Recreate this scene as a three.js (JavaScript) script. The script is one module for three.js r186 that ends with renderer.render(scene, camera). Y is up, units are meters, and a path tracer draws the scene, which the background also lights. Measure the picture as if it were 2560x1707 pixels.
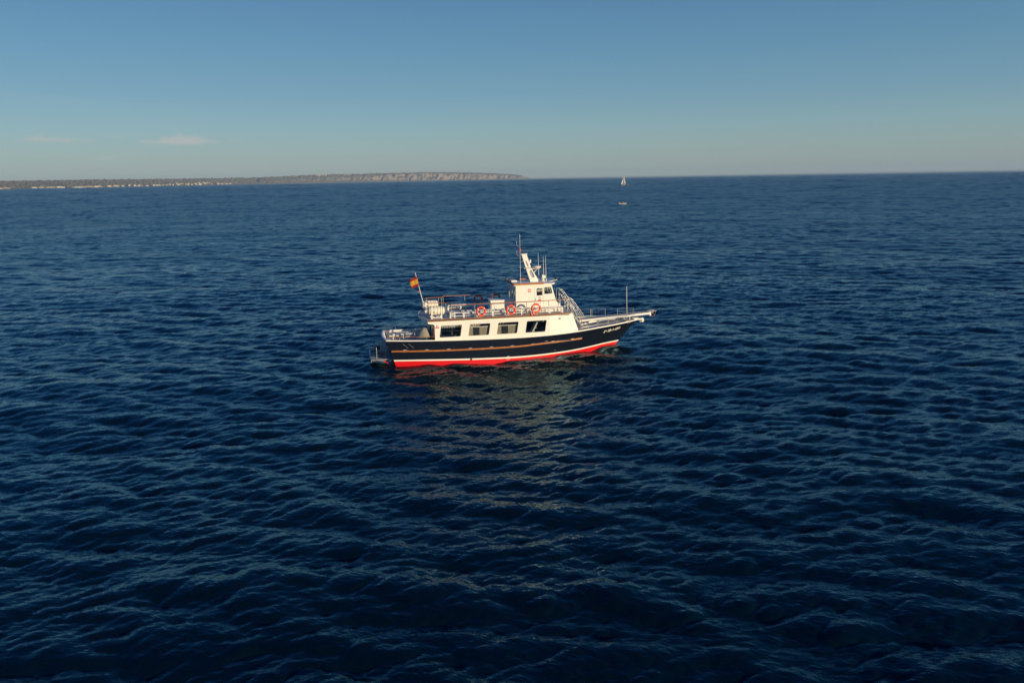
import * as THREE from 'three';
import { mergeGeometries, toCreasedNormals } from 'three/addons/utils/BufferGeometryUtils.js';
import { RoundedBoxGeometry } from 'three/addons/geometries/RoundedBoxGeometry.js';
import { ImprovedNoise } from 'three/addons/math/ImprovedNoise.js';
import { MarchingCubes } from 'three/addons/objects/MarchingCubes.js';

// ------------------------------------------------------------------ camera, sky, sun, exposure
const scene = new THREE.Scene();
const EYE = 13.28;                                                    // drone height over the water
const camera = new THREE.PerspectiveCamera(46.42, 1024 / 682, 0.5, 60000);
camera.position.set(0, EYE, 0);
camera.rotation.order = 'YXZ';
camera.rotation.set(THREE.MathUtils.degToRad(-11.55), 0, THREE.MathUtils.degToRad(-0.95));

const renderer = new THREE.WebGLRenderer({ antialias: true });
renderer.toneMapping = THREE.LinearToneMapping;
renderer.toneMappingExposure = 1.05;
renderer.shadowMap.enabled = true;

let seed = 12345;
const rnd = () => { seed = (seed * 1664525 + 1013904223) >>> 0; return seed / 4294967296; };
const gauss = () => Math.sqrt(-2 * Math.log(1 - rnd())) * Math.cos(2 * Math.PI * rnd());
const lerp = (a, b, t) => a + (b - a) * t;
const sstep = (a, b, x) => { const t = Math.min(1, Math.max(0, (x - a) / (b - a))); return t * t * (3 - 2 * t); };
const noise = new ImprovedNoise();
const lin = (c) => (c /= 255, c <= 0.04045 ? c / 12.92 : Math.pow((c + 0.055) / 1.055, 2.4));
const L3 = (r, g, b) => new THREE.Color().setRGB(r, g, b);

const SUN_AZ = THREE.MathUtils.degToRad(50), SUN_EL = THREE.MathUtils.degToRad(8);   // behind the camera, to its right
const sunDir = new THREE.Vector3(Math.sin(SUN_AZ) * Math.cos(SUN_EL), Math.sin(SUN_EL), Math.cos(SUN_AZ) * Math.cos(SUN_EL));
const sun = new THREE.DirectionalLight(new THREE.Color().setRGB(1, 0.81, 0.54), 5.0);
sun.name = 'sun';
sun.target.position.set(0, 2, -60);
sun.position.copy(sun.target.position).addScaledVector(sunDir, 150);
sun.castShadow = true;
sun.shadow.mapSize.set(4096, 4096);
Object.assign(sun.shadow.camera, { left: -30, right: 30, top: 30, bottom: -30, near: 10, far: 320 });
scene.add(sun, sun.target);

// clear evening sky: a gradient of air with a few thin low clouds over the coast
{
  const w = 4096, h = 2048, data = new Float32Array(w * h * 4);
  const stops = [[-90, 16, 30, 48], [-2, 54, 76, 96], [-0.3, 152, 162, 158], [0.6, 155, 167, 161], [2, 150, 172, 170], [3.4, 139, 172, 179], [5.6, 119, 160, 181], [8.5, 102, 148, 178], [11.6, 89, 134, 171], [18, 52, 112, 168], [35, 26, 86, 152], [60, 14, 62, 122], [90, 12, 52, 106]]
    .map(([e, r, g, b]) => [e, lin(r), lin(g), lin(b)]);
  const clouds = [   // azimuth left of the view, elevation, half width, half height (degrees), strength, seed
    [-28.9, 2.75, 2.5, 0.30, 0.9, 3], [-21.8, 2.65, 2.7, 0.42, 1.15, 17], [-26.4, 1.65, 1.0, 0.18, 0.6, 29], [-25.6, 2.95, 0.6, 0.12, 0.5, 41], [-18.4, 2.85, 0.6, 0.12, 0.5, 53]];
  for (let j = 0; j < h; j++) {
    const el = (j + 0.5) / h * 180 - 90;
    let s = 0;
    while (s < stops.length - 2 && el > stops[s + 1][0]) s++;
    const a = stops[s], b = stops[s + 1], t = Math.min(1, Math.max(0, (el - a[0]) / (b[0] - a[0])));
    for (let i = 0; i < w; i++) {
      // direction of this texel: u = atan2(z, x) / 2pi + 0.5
      const az = ((i + 0.5) / w - 0.5) * 2 * Math.PI, ce = Math.cos(el * Math.PI / 180);
      const x = Math.cos(az) * ce, z = Math.sin(az) * ce, y = Math.sin(el * Math.PI / 180);
      const cg = x * sunDir.x + y * sunDir.y + z * sunDir.z;
      const f = 0.88 + 0.20 * cg * cg, glow = Math.pow(Math.max(0, cg), 8) * 0.5 + Math.pow(Math.max(0, cg), 60) * 1.2;
      const k = (j * w + i) * 4, low = Math.exp(-Math.max(0, el) / 14);
      let r = lerp(a[1], b[1], t) * f + glow * 0.30 * (0.3 + low), g = lerp(a[2], b[2], t) * f + glow * 0.22 * (0.3 + low), bl = lerp(a[3], b[3], t) * f + glow * 0.12 * (0.3 + low);
      const va = Math.atan2(x, -z) * 180 / Math.PI;                   // azimuth, 0 straight ahead, positive to the right
      if (el > 0.5 && el < 8 && va < -10 && va > -60) {
        for (const [ca, cel, hw, hh, k2, sd] of clouds) {
          const dx = (va - ca) / hw, dy = (el - cel) / hh;
          if (Math.abs(dx) > 1.6 || Math.abs(dy) > 3) continue;
          const n = noise.noise(va * 1.9, el * 5, sd) + 0.5 * noise.noise(va * 4.3, el * 11, sd + 7);
          const top = 0.35 + 1.2 * Math.max(0, noise.noise(va * 0.9 + 3.3 * sd, sd, 0.5) + 0.35) * Math.max(0, 1 - dx * dx);
          let d = (1 - dx * dx) * 1.1 - (dy > 0 ? dy / top * 0.8 : -dy * 2.6) + n * 0.55;
          d = sstep(0, 0.8, d) * k2 * 0.85;
          const cr = lin(172), cg2 = lin(179), cb = lin(178);
          r = lerp(r, cr, d); g = lerp(g, cg2, d); bl = lerp(bl, cb, d);
        }
        // thin high streak
        const st = Math.exp(-Math.pow((el - 5.6 + (va + 33) * 0.10) / 0.5, 2)) * sstep(-14, -33, va) * (0.5 + 0.5 * noise.noise(va * 0.35, el * 2.2, 9));
        r += st * 0.020; g += st * 0.016; bl += st * 0.010;
      }
      data[k] = r; data[k + 1] = g; data[k + 2] = bl; data[k + 3] = 1;
    }
  }
  const sky = new THREE.DataTexture(data, w, h, THREE.RGBAFormat, THREE.FloatType);
  sky.mapping = THREE.EquirectangularReflectionMapping;
  sky.magFilter = sky.minFilter = THREE.LinearFilter;
  sky.needsUpdate = true;
  scene.background = sky;
  scene.environment = sky;
}

// ------------------------------------------------------------------ helpers
const numbers = {};
const numbered = (n) => { const k = numbers[n] = (numbers[n] ?? -1) + 1; return k ? n + '_' + String(k).padStart(3, '0') : n; };
function shade(o) { o.castShadow = o.receiveShadow = true; return o; }
function mesh(name, geo, mat, parent, kind) {
  if (Array.isArray(geo)) geo = merge(geo);
  const m = shade(new THREE.Mesh(geo, mat)); m.name = parent ? name : numbered(name);
  (parent ?? scene).add(m);
  if (kind) m.userData.kind = kind;
  return m;
}
function merge(list) {
  list = list.map((g) => { g = g.index ? g.toNonIndexed() : g; for (const k of Object.keys(g.attributes)) if (!['position', 'normal', 'uv'].includes(k)) g.deleteAttribute(k); if (!g.attributes.uv) g.setAttribute('uv', new THREE.BufferAttribute(new Float32Array(g.attributes.position.count * 2), 2)); return g; });
  return mergeGeometries(list);
}

// ------------------------------------------------------------------ the sea: a wind sea from a wave spectrum
function fft2(re, im, n) {
  const cosT = new Float64Array(n / 2), sinT = new Float64Array(n / 2);
  for (let i = 0; i < n / 2; i++) { cosT[i] = Math.cos(2 * Math.PI * i / n); sinT[i] = Math.sin(2 * Math.PI * i / n); }
  const rev = new Uint32Array(n), bits = Math.log2(n);
  for (let i = 0; i < n; i++) { let r = 0; for (let b = 0; b < bits; b++) if (i >> b & 1) r |= 1 << (bits - 1 - b); rev[i] = r; }
  const ar = new Float64Array(n), ai = new Float64Array(n);
  const line = (off, step) => {
    for (let i = 0; i < n; i++) { ar[rev[i]] = re[off + i * step]; ai[rev[i]] = im[off + i * step]; }
    for (let size = 2; size <= n; size *= 2) {
      const half = size / 2, st = n / size;
      for (let s = 0; s < n; s += size) for (let k = 0; k < half; k++) {
        const c = cosT[k * st], d = sinT[k * st], p = s + k, q = p + half;
        const tr = ar[q] * c - ai[q] * d, ti = ar[q] * d + ai[q] * c;
        ar[q] = ar[p] - tr; ai[q] = ai[p] - ti; ar[p] += tr; ai[p] += ti;
      }
    }
    for (let i = 0; i < n; i++) { re[off + i * step] = ar[i]; im[off + i * step] = ai[i]; }
  };
  for (let j = 0; j < n; j++) line(j * n, 1);
  for (let i = 0; i < n; i++) line(i, n);
}
const WIND = Math.atan2(1.0, -0.28);          // the way the waves run: towards the camera, a little to the left
const PEAK = 2 * Math.PI / 5.2;               // wave number of the longest waves
function waveTile(size, n, lMin, lMax, sd, what) {
  seed = sd;
  const Hr = new Float64Array(n * n), Hi = new Float64Array(n * n), kx = new Float64Array(n * n), kz = new Float64Array(n * n), dk = 2 * Math.PI / size;
  for (let j = 0; j < n; j++) for (let i = 0; i < n; i++) {
    const q = j * n + i, x = (i < n / 2 ? i : i - n) * dk, z = (j < n / 2 ? j : j - n) * dk, k = Math.hypot(x, z);
    kx[q] = x; kz[q] = z;
    const a = gauss(), b = gauss();
    if (!k) continue;
    const lam = 2 * Math.PI / k, band = sstep(lMin * 0.8, lMin * 1.2, lam) * (1 - sstep(lMax * 0.85, lMax * 1.15, lam));
    if (!band) continue;
    const c = Math.cos(Math.atan2(z, x) - WIND), sharp = Math.exp(-Math.pow(Math.max(0, Math.log(k / PEAK)), 2) / 3);
    const spread = (0.07 + lerp(2.6, 3.6, sharp) * (c > 0 ? Math.pow(c, 5) : 0.06 * c * c)) / 1.5;
    // Phillips-like saturation spectrum
    const S = SEA.level * Math.pow(k, -4) * Math.pow(Math.max(1, k / PEAK), 0.28) * Math.exp(-1.25 * Math.pow(PEAK / k, 2)) * spread * dk * dk * band + SEA.swell * Math.pow(k, -4) * sstep(8, 12, lam) * (1 - sstep(35, 50, lam)) * (0.4 + c * c) * dk * dk * band;
    const amp = Math.sqrt(S);
    Hr[q] = amp * a; Hi[q] = amp * b;
  }
  const make = (f) => {
    const re = new Float64Array(n * n), im = new Float64Array(n * n);
    for (let q = 0; q < n * n; q++) { const [fr, fi] = f(kx[q], kz[q], Math.hypot(kx[q], kz[q]) || 1); re[q] = Hr[q] * fr - Hi[q] * fi; im[q] = Hr[q] * fi + Hi[q] * fr; }
    fft2(re, im, n);
    return Float32Array.from(re);
  };
  const out = { size, n };
  if (what === 'waves') { out.h = make(() => [1, 0]); out.dx = make((x, z, k) => [0, -x / k]); out.dz = make((x, z, k) => [0, -z / k]); }
  else { out.sx = make((x) => [0, x]); out.sz = make((x, z) => [0, z]); }
  return out;
}
function sample(t, f, x, z) {
  const n = t.n, u = (x / t.size - Math.floor(x / t.size)) * n, v = (z / t.size - Math.floor(z / t.size)) * n;
  const i = Math.floor(u) % n, j = Math.floor(v) % n, i1 = (i + 1) % n, j1 = (j + 1) % n, a = u - Math.floor(u), b = v - Math.floor(v);
  return (f[j * n + i] * (1 - a) + f[j * n + i1] * a) * (1 - b) + (f[j1 * n + i] * (1 - a) + f[j1 * n + i1] * a) * b;
}
function slopeMap(t) {
  const n = t.n, d = new Uint8Array(n * n * 4);
  let s = 0;
  for (let q = 0; q < n * n; q++) {
    const x = -t.sx[q], z = -t.sz[q], l = Math.hypot(x, z, 1); s += x * x + z * z;
    // texture u runs along +x and v along -z, so that u x v points up
    d[q * 4] = Math.round((x / l * 0.5 + 0.5) * 255); d[q * 4 + 2] = Math.round((1 / l * 0.5 + 0.5) * 255); d[q * 4 + 3] = 255;
    d[q * 4 + 1] = Math.round((-z / l * 0.5 + 0.5) * 255);
  }
  console.log('slope map', t.size, 'rms slope', Math.sqrt(s / n / n).toFixed(3));
  const flipped = new Uint8Array(d.length);                       // rows run with v = -z
  for (let j = 0; j < n; j++) flipped.set(d.subarray(j * n * 4, (j + 1) * n * 4), ((n - j) % n) * n * 4);
  const tex = new THREE.DataTexture(flipped, n, n, THREE.RGBAFormat);
  tex.wrapS = tex.wrapT = THREE.RepeatWrapping; tex.magFilter = THREE.LinearFilter; tex.repeat.set(1 / t.size, 1 / t.size); tex.needsUpdate = true;
  return tex;
}
const SEA = { level: 0.0052, swell: 0.00010, chop: 1.15 };
const tileA = waveTile(173, 1024, 1.3, 60, 11, 'waves'), tileB = waveTile(41.3, 1024, 0.30, 1.3, 23, 'waves');
function seaAt(x, z, far = 0) {                // displaced position of the water surface point that rests at x, z
  const fb = 1 - sstep(90, 170, far), out = [x, 0, z];
  // far away the mesh is too coarse for the short waves: longer waves of the same steepness take over, octave by octave
  const oct = Math.min(3.6, Math.max(0, Math.log2(Math.max(1, far) / 250))), calm = 1 - sstep(3500, 9000, far), n = Math.floor(oct), f = sstep(0, 1, oct - n);
  for (const [s, w] of [[2 ** n, Math.cos(f * Math.PI / 2)], [2 ** (n + 1), Math.sin(f * Math.PI / 2)]]) {
    if (w < 1e-6 || far > 9e3) continue;
    const X = x / s, Z = z / s, k = w * s * calm;
    out[0] += SEA.chop * k * sample(tileA, tileA.dx, X, Z); out[1] += k * sample(tileA, tileA.h, X, Z); out[2] += SEA.chop * k * sample(tileA, tileA.dz, X, Z);
  }
  if (fb) {
    const xr = x * 0.83 - z * 0.557, zr = x * 0.557 + z * 0.83;      // the second tile lies turned
    const bx = sample(tileB, tileB.dx, xr, zr) * fb, bz = sample(tileB, tileB.dz, xr, zr) * fb;
    out[0] += SEA.chop * (bx * 0.83 + bz * 0.557); out[1] += fb * sample(tileB, tileB.h, xr, zr); out[2] += SEA.chop * (-bx * 0.557 + bz * 0.83);
  }
  return out;
}
{
  let hs = 0; for (const v of tileA.h) hs += v * v; console.log('wave height', (4 * Math.sqrt(hs / tileA.h.length)).toFixed(2));
  // ripples too small for the mesh: a slope map close by, the roughness of the surface where they are finer than the eye can tell
  const ripples = slopeMap(waveTile(11.7, 1024, 0.06, 0.34, 31, 'slopes'));
  const water = (roughness, t, k) => new THREE.MeshPhysicalMaterial({ color: L3(0.0012, 0.0120, 0.0230), metalness: 0.5, specularColor: L3(0.50, 0.87, 1.0), roughness, ior: 1.333, ...(t ? { normalMap: t, normalScale: new THREE.Vector2(k, k) } : {}) });
const zones = [[45, 0.05, 0.34], [60, 0.07, 0.34], [80, 0.10, 0.34], [110, 0.13, 0.35], [150, 0.17, 0.36], [210, 0.21, 0.37], [300, 0.24, 0.38], [420, 0.26, 0.39], [1e9, 0.27, 0.40]];
  const reach = zones.map((z) => z[0]), mats = zones.map(([, r, k]) => water(r, k && ripples, k));
  // rings of quads round the place below the drone, finer towards it; the sector ahead is finest
  const rows = [0, 5, 9, 12, 14];
  const last = () => rows[rows.length - 1];
  while (last() < 16500) rows.push(last() * (1 + lerp(0.0040, 0.0075, sstep(150, 400, last()))));
  const cols = [], A0 = -0.67, A1 = 0.67, nf = 900;
  for (let i = 0; i <= nf; i++) cols.push(lerp(A0, A1, i / nf));
  for (let i = 1; i <= 60; i++) cols.push(lerp(A1, A0 + 2 * Math.PI, i / 60));
  const nc = cols.length, pos = new Float32Array(rows.length * nc * 3), uv = new Float32Array(rows.length * nc * 2);
  rows.forEach((r, j) => cols.forEach((a, i) => {
    const k = j * nc + i, coarse = a > A1 + 1e-6 || a < A0 - 1e-6, x = Math.sin(a) * r, z = -Math.cos(a) * r, p = seaAt(x, z, coarse ? 1e4 : r);
    pos.set(p, k * 3); uv[k * 2] = x; uv[k * 2 + 1] = -z;
  }));
  for (let j = 0; j < rows.length; j++) { const a = j * nc * 3; pos.copyWithin(a + (nc - 1) * 3, a, a + 3); }
  const index = reach.map(() => []);
  for (let j = 0; j < rows.length - 1; j++) {
    const g = index[reach.findIndex((r) => rows[j] < r)];
    for (let i = 0; i < nc - 1; i++) {
      if (i >= nf && j % 8 && 0) continue;
      const a = j * nc + i, b = a + 1, c = a + nc, d = c + 1;
      g.push(a, b, d, a, d, c);
    }
  }
  const geo = new THREE.BufferGeometry();
  geo.setAttribute('position', new THREE.BufferAttribute(pos, 3));
  geo.setAttribute('uv', new THREE.BufferAttribute(uv, 2));
  const all = new Uint32Array(index.reduce((s, g) => s + g.length, 0));
  let o = 0;
  index.forEach((g, i) => { all.set(g, o); geo.addGroup(o, g.length, i); o += g.length; });
  geo.setIndex(new THREE.BufferAttribute(all, 1));
  geo.computeVertexNormals();
  console.log('sea triangles', all.length / 3, 'up', geo.attributes.normal.getY(5000));
  const sea = mesh('sea', geo, mats, null, 'structure');
  sea.userData.label = 'dark blue open sea with choppy wind waves';
}

// ------------------------------------------------------------------ materials
const std = (r, g, b, roughness = 0.6, more = {}) => new THREE.MeshPhysicalMaterial({ color: L3(r, g, b), roughness, ...more });
function grainTexture(n, sd, f) {           // small tileable grey texture from f(u, v, noise) -> 0..1 per channel
  const d = new Uint8Array(n * n * 4);
  for (let j = 0; j < n; j++) for (let i = 0; i < n; i++) {
    const c = f(i / n, j / n, (k, l, m = 0) => noise.noise(i / n * k + sd, j / n * (l ?? k) + sd * 1.7, m + sd));
    for (let q = 0; q < 3; q++) d[(j * n + i) * 4 + q] = Math.max(0, Math.min(255, Math.round((Array.isArray(c) ? c[q] : c) * 255)));
    d[(j * n + i) * 4 + 3] = 255;
  }
  const t = new THREE.DataTexture(d, n, n, THREE.RGBAFormat);
  t.wrapS = t.wrapT = THREE.MirroredRepeatWrapping; t.magFilter = THREE.LinearFilter; t.needsUpdate = true;
  return t;
}
const paintWear = grainTexture(256, 3, (u, v, n) => 0.97 + 0.02 * n(6) + 0.02 * n(23) - 0.06 * sstep(0.40, 0.7, n(14, 3)));
paintWear.colorSpace = THREE.SRGBColorSpace;
const woodGrain = grainTexture(256, 9, (u, v, n) => { const g = 0.78 + 0.22 * n(5, 70) + 0.15 * n(2, 17); return [g, g * 0.94, g * 0.86]; });
woodGrain.colorSpace = THREE.SRGBColorSpace;
const M = {
  white: std(0.84, 0.795, 0.71, 0.42, { map: paintWear }),
  whitePlain: std(0.82, 0.79, 0.73, 0.4),
  navy: std(0.0085, 0.0125, 0.024, 0.22, { clearcoat: 0.6, clearcoatRoughness: 0.12 }),
  red: std(0.72, 0.006, 0.012, 0.45),
  stripe: std(0.84, 0.80, 0.72, 0.4),
  deck: std(0.42, 0.42, 0.43, 0.75, { map: paintWear }),
  wood: std(0.66, 0.26, 0.08, 0.45, { map: woodGrain }),
  woodDark: std(0.20, 0.085, 0.04, 0.5, { map: woodGrain }),
  steel: std(0.55, 0.54, 0.52, 0.34, { metalness: 0.8 }),
  orange: std(0.80, 0.075, 0.022, 0.5),
  reflective: std(0.75, 0.75, 0.72, 0.35),
  raft: std(0.80, 0.74, 0.60, 0.45),
  strap: std(0.10, 0.095, 0.085, 0.8),
  black: std(0.015, 0.015, 0.017, 0.5),
  grey: std(0.30, 0.31, 0.32, 0.55),
  interior: std(0.17, 0.18, 0.20, 0.8),
  floor: std(0.10, 0.085, 0.07, 0.8),
  curtain: std(0.50, 0.42, 0.31, 0.9),
  curtainDark: std(0.045, 0.05, 0.06, 0.9),
  tarp: std(0.40, 0.36, 0.30, 0.85),
  yellow: std(0.62, 0.50, 0.22, 0.7),
  glass: new THREE.MeshPhysicalMaterial({ color: L3(0.86, 0.88, 0.88), transmission: 1, thickness: 0, roughness: 0.03, ior: 1.5 }),
  rope: std(0.55, 0.20, 0.10, 0.9),
};

// ------------------------------------------------------------------ geometry helpers
const V = (x, y, z) => new THREE.Vector3(x, y, z);
const box = (x0, x1, y0, y1, z0, z1) => { const g = new THREE.BoxGeometry(x1 - x0, y1 - y0, z1 - z0); g.translate((x0 + x1) / 2, (y0 + y1) / 2, (z0 + z1) / 2); return g; };
function rbox(x0, x1, y0, y1, z0, z1, r = 0.02) { const g = new RoundedBoxGeometry(x1 - x0, y1 - y0, z1 - z0, 2, Math.min(r, (x1 - x0) / 2.01, (y1 - y0) / 2.01, (z1 - z0) / 2.01)); g.translate((x0 + x1) / 2, (y0 + y1) / 2, (z0 + z1) / 2); return g; }
function bar(a, b, r, r2 = r, seg = 8) {
  a = V(...a); b = V(...b);
  const g = new THREE.CylinderGeometry(r2, r, a.distanceTo(b), seg);
  g.applyQuaternion(new THREE.Quaternion().setFromUnitVectors(V(0, 1, 0), b.clone().sub(a).normalize()));
  const m = a.add(b).multiplyScalar(0.5); g.translate(m.x, m.y, m.z);
  return g;
}
const pipe = (pts, r, seg = 24, smooth = true) => smooth ? new THREE.TubeGeometry(new THREE.CatmullRomCurve3(pts.map((p) => V(...p)), false, 'centripetal'), seg, r, 7) : merge(pts.slice(1).flatMap((p, i) => [bar(pts[i], p, r), new THREE.SphereGeometry(r, 8, 6).translate(...p)]));
function sweepBox(pts, w, h) {                // a bar of rectangular section along a line; w sideways, h upwards
  const pos = [], idx = [], P = pts.map((p) => V(...p)), up = V(0, 1, 0);
  P.forEach((p, i) => {
    const t = P[Math.min(i + 1, P.length - 1)].clone().sub(P[Math.max(i - 1, 0)]).normalize(), side = t.clone().cross(up).normalize(), u = side.clone().cross(t);
    for (const [a, b] of [[-1, -1], [1, -1], [1, 1], [-1, 1]]) { const q = p.clone().addScaledVector(side, a * w / 2).addScaledVector(u, b * h / 2); pos.push(q.x, q.y, q.z); }
    if (i) { const k = (i - 1) * 4; for (let e = 0; e < 4; e++) { const a = k + e, b = k + (e + 1) % 4; idx.push(a, b, b + 4, a, b + 4, a + 4); } }
  });
  const n = (P.length - 1) * 4; idx.push(0, 2, 1, 0, 3, 2, n, n + 1, n + 2, n, n + 2, n + 3);
  const g = new THREE.BufferGeometry(); g.setAttribute('position', new THREE.Float32BufferAttribute(pos, 3)); g.setIndex(idx);
  g.setAttribute('uv', new THREE.Float32BufferAttribute(P.flatMap((p) => [0, 0.1, 0.2, 0.3].flatMap((v) => [p.x * 0.6, v])), 2));
  return toCreasedNormals(g, 0.6);
}
function slab(q, t) {                         // a plate on four corners, thickened along its normal
  const [a, b, c, d] = q.map((p) => V(...p)), n = b.clone().sub(a).cross(d.clone().sub(a)).normalize().multiplyScalar(t);
  const p = [a, b, c, d, ...[a, b, c, d].map((v) => v.clone().sub(n))].flatMap((v) => [v.x, v.y, v.z]);
  const g = new THREE.BufferGeometry(); g.setAttribute('position', new THREE.Float32BufferAttribute(p, 3));
  g.setIndex([0, 1, 2, 0, 2, 3, 4, 6, 5, 4, 7, 6, 0, 4, 5, 0, 5, 1, 1, 5, 6, 1, 6, 2, 2, 6, 7, 2, 7, 3, 3, 7, 4, 3, 4, 0]);
  const u = g.toNonIndexed(); u.computeVertexNormals();
  const uv = []; for (let i = 0; i < u.attributes.position.count; i++) uv.push((u.attributes.position.getX(i) + u.attributes.position.getZ(i)) * 0.3, u.attributes.position.getY(i) * 0.3);
  u.setAttribute('uv', new THREE.Float32BufferAttribute(uv, 2));
  return u;
}
function roundShape(pts, r) {                 // polygon with rounded corners
  const s = new THREE.Shape(), n = pts.length;
  pts.forEach((p, i) => {
    const a = pts[(i + n - 1) % n], b = pts[(i + 1) % n], la = Math.hypot(a[0] - p[0], a[1] - p[1]), lb = Math.hypot(b[0] - p[0], b[1] - p[1]), rr = Math.min(Array.isArray(r) ? r[i] : r, la / 2, lb / 2);
    const p0 = [p[0] + (a[0] - p[0]) / la * rr, p[1] + (a[1] - p[1]) / la * rr], p1 = [p[0] + (b[0] - p[0]) / lb * rr, p[1] + (b[1] - p[1]) / lb * rr];
    i ? s.lineTo(...p0) : s.moveTo(...p0);
    if (rr > 0) s.quadraticCurveTo(p[0], p[1], ...p1);
  });
  s.closePath();
  return s;
}
const extrude = (shape, depth, bevel = 0) => new THREE.ExtrudeGeometry(shape, { depth, bevelEnabled: bevel > 0, bevelSize: bevel, bevelThickness: bevel, bevelSegments: 2, curveSegments: 6 });
const frameShape = (pts, r, w) => { const c = pts.reduce((s, p) => [s[0] + p[0] / pts.length, s[1] + p[1] / pts.length], [0, 0]); const grow = (k) => pts.map(([x, y]) => [x + Math.sign(x - c[0]) * k, y + Math.sign(y - c[1]) * k]); const o = roundShape(grow(w), r + w); o.holes.push(roundShape(grow(-0.012), r)); return o; };
const planUV = (g, k = 0.3) => { const p = g.attributes.position, u = new Float32Array(p.count * 2); for (let i = 0; i < p.count; i++) { u[i * 2] = p.getX(i) * k; u[i * 2 + 1] = (p.getY(i) + p.getZ(i)) * k; } g.setAttribute('uv', new THREE.BufferAttribute(u, 2)); return g; };
function curve(pts) {                         // smooth function through [x, y] pairs
  const c = new THREE.SplineCurve(pts.map(([x, y]) => new THREE.Vector2(x, y)));
  const n = 160, t = Array.from({ length: n + 1 }, (_, i) => c.getPoint(i / n));
  return (x) => { if (x <= t[0].x) return t[0].y; for (let i = 1; i <= n; i++) if (x <= t[i].x) return lerp(t[i - 1].y, t[i].y, (x - t[i - 1].x) / ((t[i].x - t[i - 1].x) || 1)); return t[n].y; };
}

// ------------------------------------------------------------------ the excursion boat; x runs to the bow, z to starboard
const boat = new THREE.Group();
boat.name = numbered('excursion_boat');
boat.position.set(-1.06, -0.12, -59.89);
boat.rotation.y = THREE.MathUtils.degToRad(12);
boat.userData = { label: 'two-deck excursion boat with navy hull, red bottom and white upper works', category: 'boat' };
scene.add(boat);
boat.updateMatrixWorld(true);
function aboard(name, label, category, at, turn = 0, group) {         // a thing that is carried by the boat
  const o = new THREE.Group(); o.name = numbered(name); scene.add(o);
  o.position.copy(boat.localToWorld(V(...at))); o.rotation.y = boat.rotation.y + turn;
  o.userData = { label, category }; if (group) o.userData.group = group;
  return o;
}
function part(name, parent = boat) { const g = new THREE.Group(); g.name = name; parent.add(g); return g; }

const sheerY = curve([[-8.7, 2.12], [-6, 2.03], [-2, 1.92], [1, 1.88], [3, 1.91], [5.5, 2.0], [7.5, 2.13], [9.6, 2.23], [11.4, 2.31]]);
const stripeY = curve([[-8.4, 0.60], [-6, 0.56], [-2.5, 0.46], [1.3, 0.38], [4, 0.39], [7, 0.44], [9, 0.56], [9.8, 0.63], [11.4, 0.7]]);
const rubY = curve([[-8.4, 1.33], [-6.2, 1.28], [-2.5, 1.22], [1.3, 1.22], [3.5, 1.32], [5.6, 1.38], [7.2, 1.42]]);
const bSheer = curve([[0, 2.05], [0.1, 2.3], [0.2, 2.42], [0.35, 2.46], [0.5, 2.46], [0.62, 2.42], [0.72, 2.18], [0.8, 1.82], [0.87, 1.36], [0.93, 0.84], [0.97, 0.42], [1, 0.05]]);
const bWater = curve([[0, 1.8], [0.1, 2.05], [0.2, 2.2], [0.35, 2.3], [0.5, 2.25], [0.62, 2.02], [0.72, 1.6], [0.8, 1.15], [0.87, 0.72], [0.93, 0.36], [0.97, 0.16], [1, 0.02]]);
const xTransom = (y) => -8.1 - 0.31 * (y - 0.58), xStem = curve([[-0.9, 8.7], [-0.3, 9.1], [0.15, 9.34], [0.63, 9.64], [1.15, 10.13], [1.92, 10.86], [2.35, 11.36]]);
const X0 = (s) => lerp(-8.55, 11.3, s);
function hullAt(s, y) {                       // point on the starboard side
  const xs = xStem; const st = xs instanceof Function ? stemX(y) : 0, bs = bSheer(s), bw = bWater(s), ys = sheerY(X0(s));
  const b = y >= 0 ? bw + (bs - bw) * Math.pow(Math.min(1.05, y / ys), lerp(0.8, 1.35, s)) : bw * Math.sqrt(Math.max(0, 1 - (y / 0.9) ** 2));
  return [lerp(xTransom(y), st, s), y, b];
}
function stemX(y) { const p = [[-0.9, 8.7], [-0.3, 9.1], [0.15, 9.34], [0.63, 9.64], [1.15, 10.13], [1.92, 10.86], [2.35, 11.36]]; for (let i = 1; i < p.length; i++) if (y <= p[i][0] || i === p.length - 1) return lerp(p[i - 1][1], p[i][1], (y - p[i - 1][0]) / (p[i][0] - p[i - 1][0])); }
function sAt(x, y) { return (x - xTransom(y)) / (stemX(y) - xTransom(y)); }   // s of the hull point at x on level y
function gridGeo(nu, nv, f, flip) {
  const pos = [], uv = [], idx = [];
  for (let j = 0; j <= nv; j++) for (let i = 0; i <= nu; i++) { const p = f(i / nu, j / nv); pos.push(...p); uv.push((p[0] + p[2]) * 0.25, p[1] * 0.25); }
  for (let j = 0; j < nv; j++) for (let i = 0; i < nu; i++) { const a = j * (nu + 1) + i, b = a + 1, c = a + nu + 1, d = c + 1; flip ? idx.push(a, c, b, b, c, d) : idx.push(a, b, c, b, d, c); }
  const g = new THREE.BufferGeometry(); g.setAttribute('position', new THREE.Float32BufferAttribute(pos, 3)); g.setAttribute('uv', new THREE.Float32BufferAttribute(uv, 2)); g.setIndex(idx); g.computeVertexNormals();
  return g;
}
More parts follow.
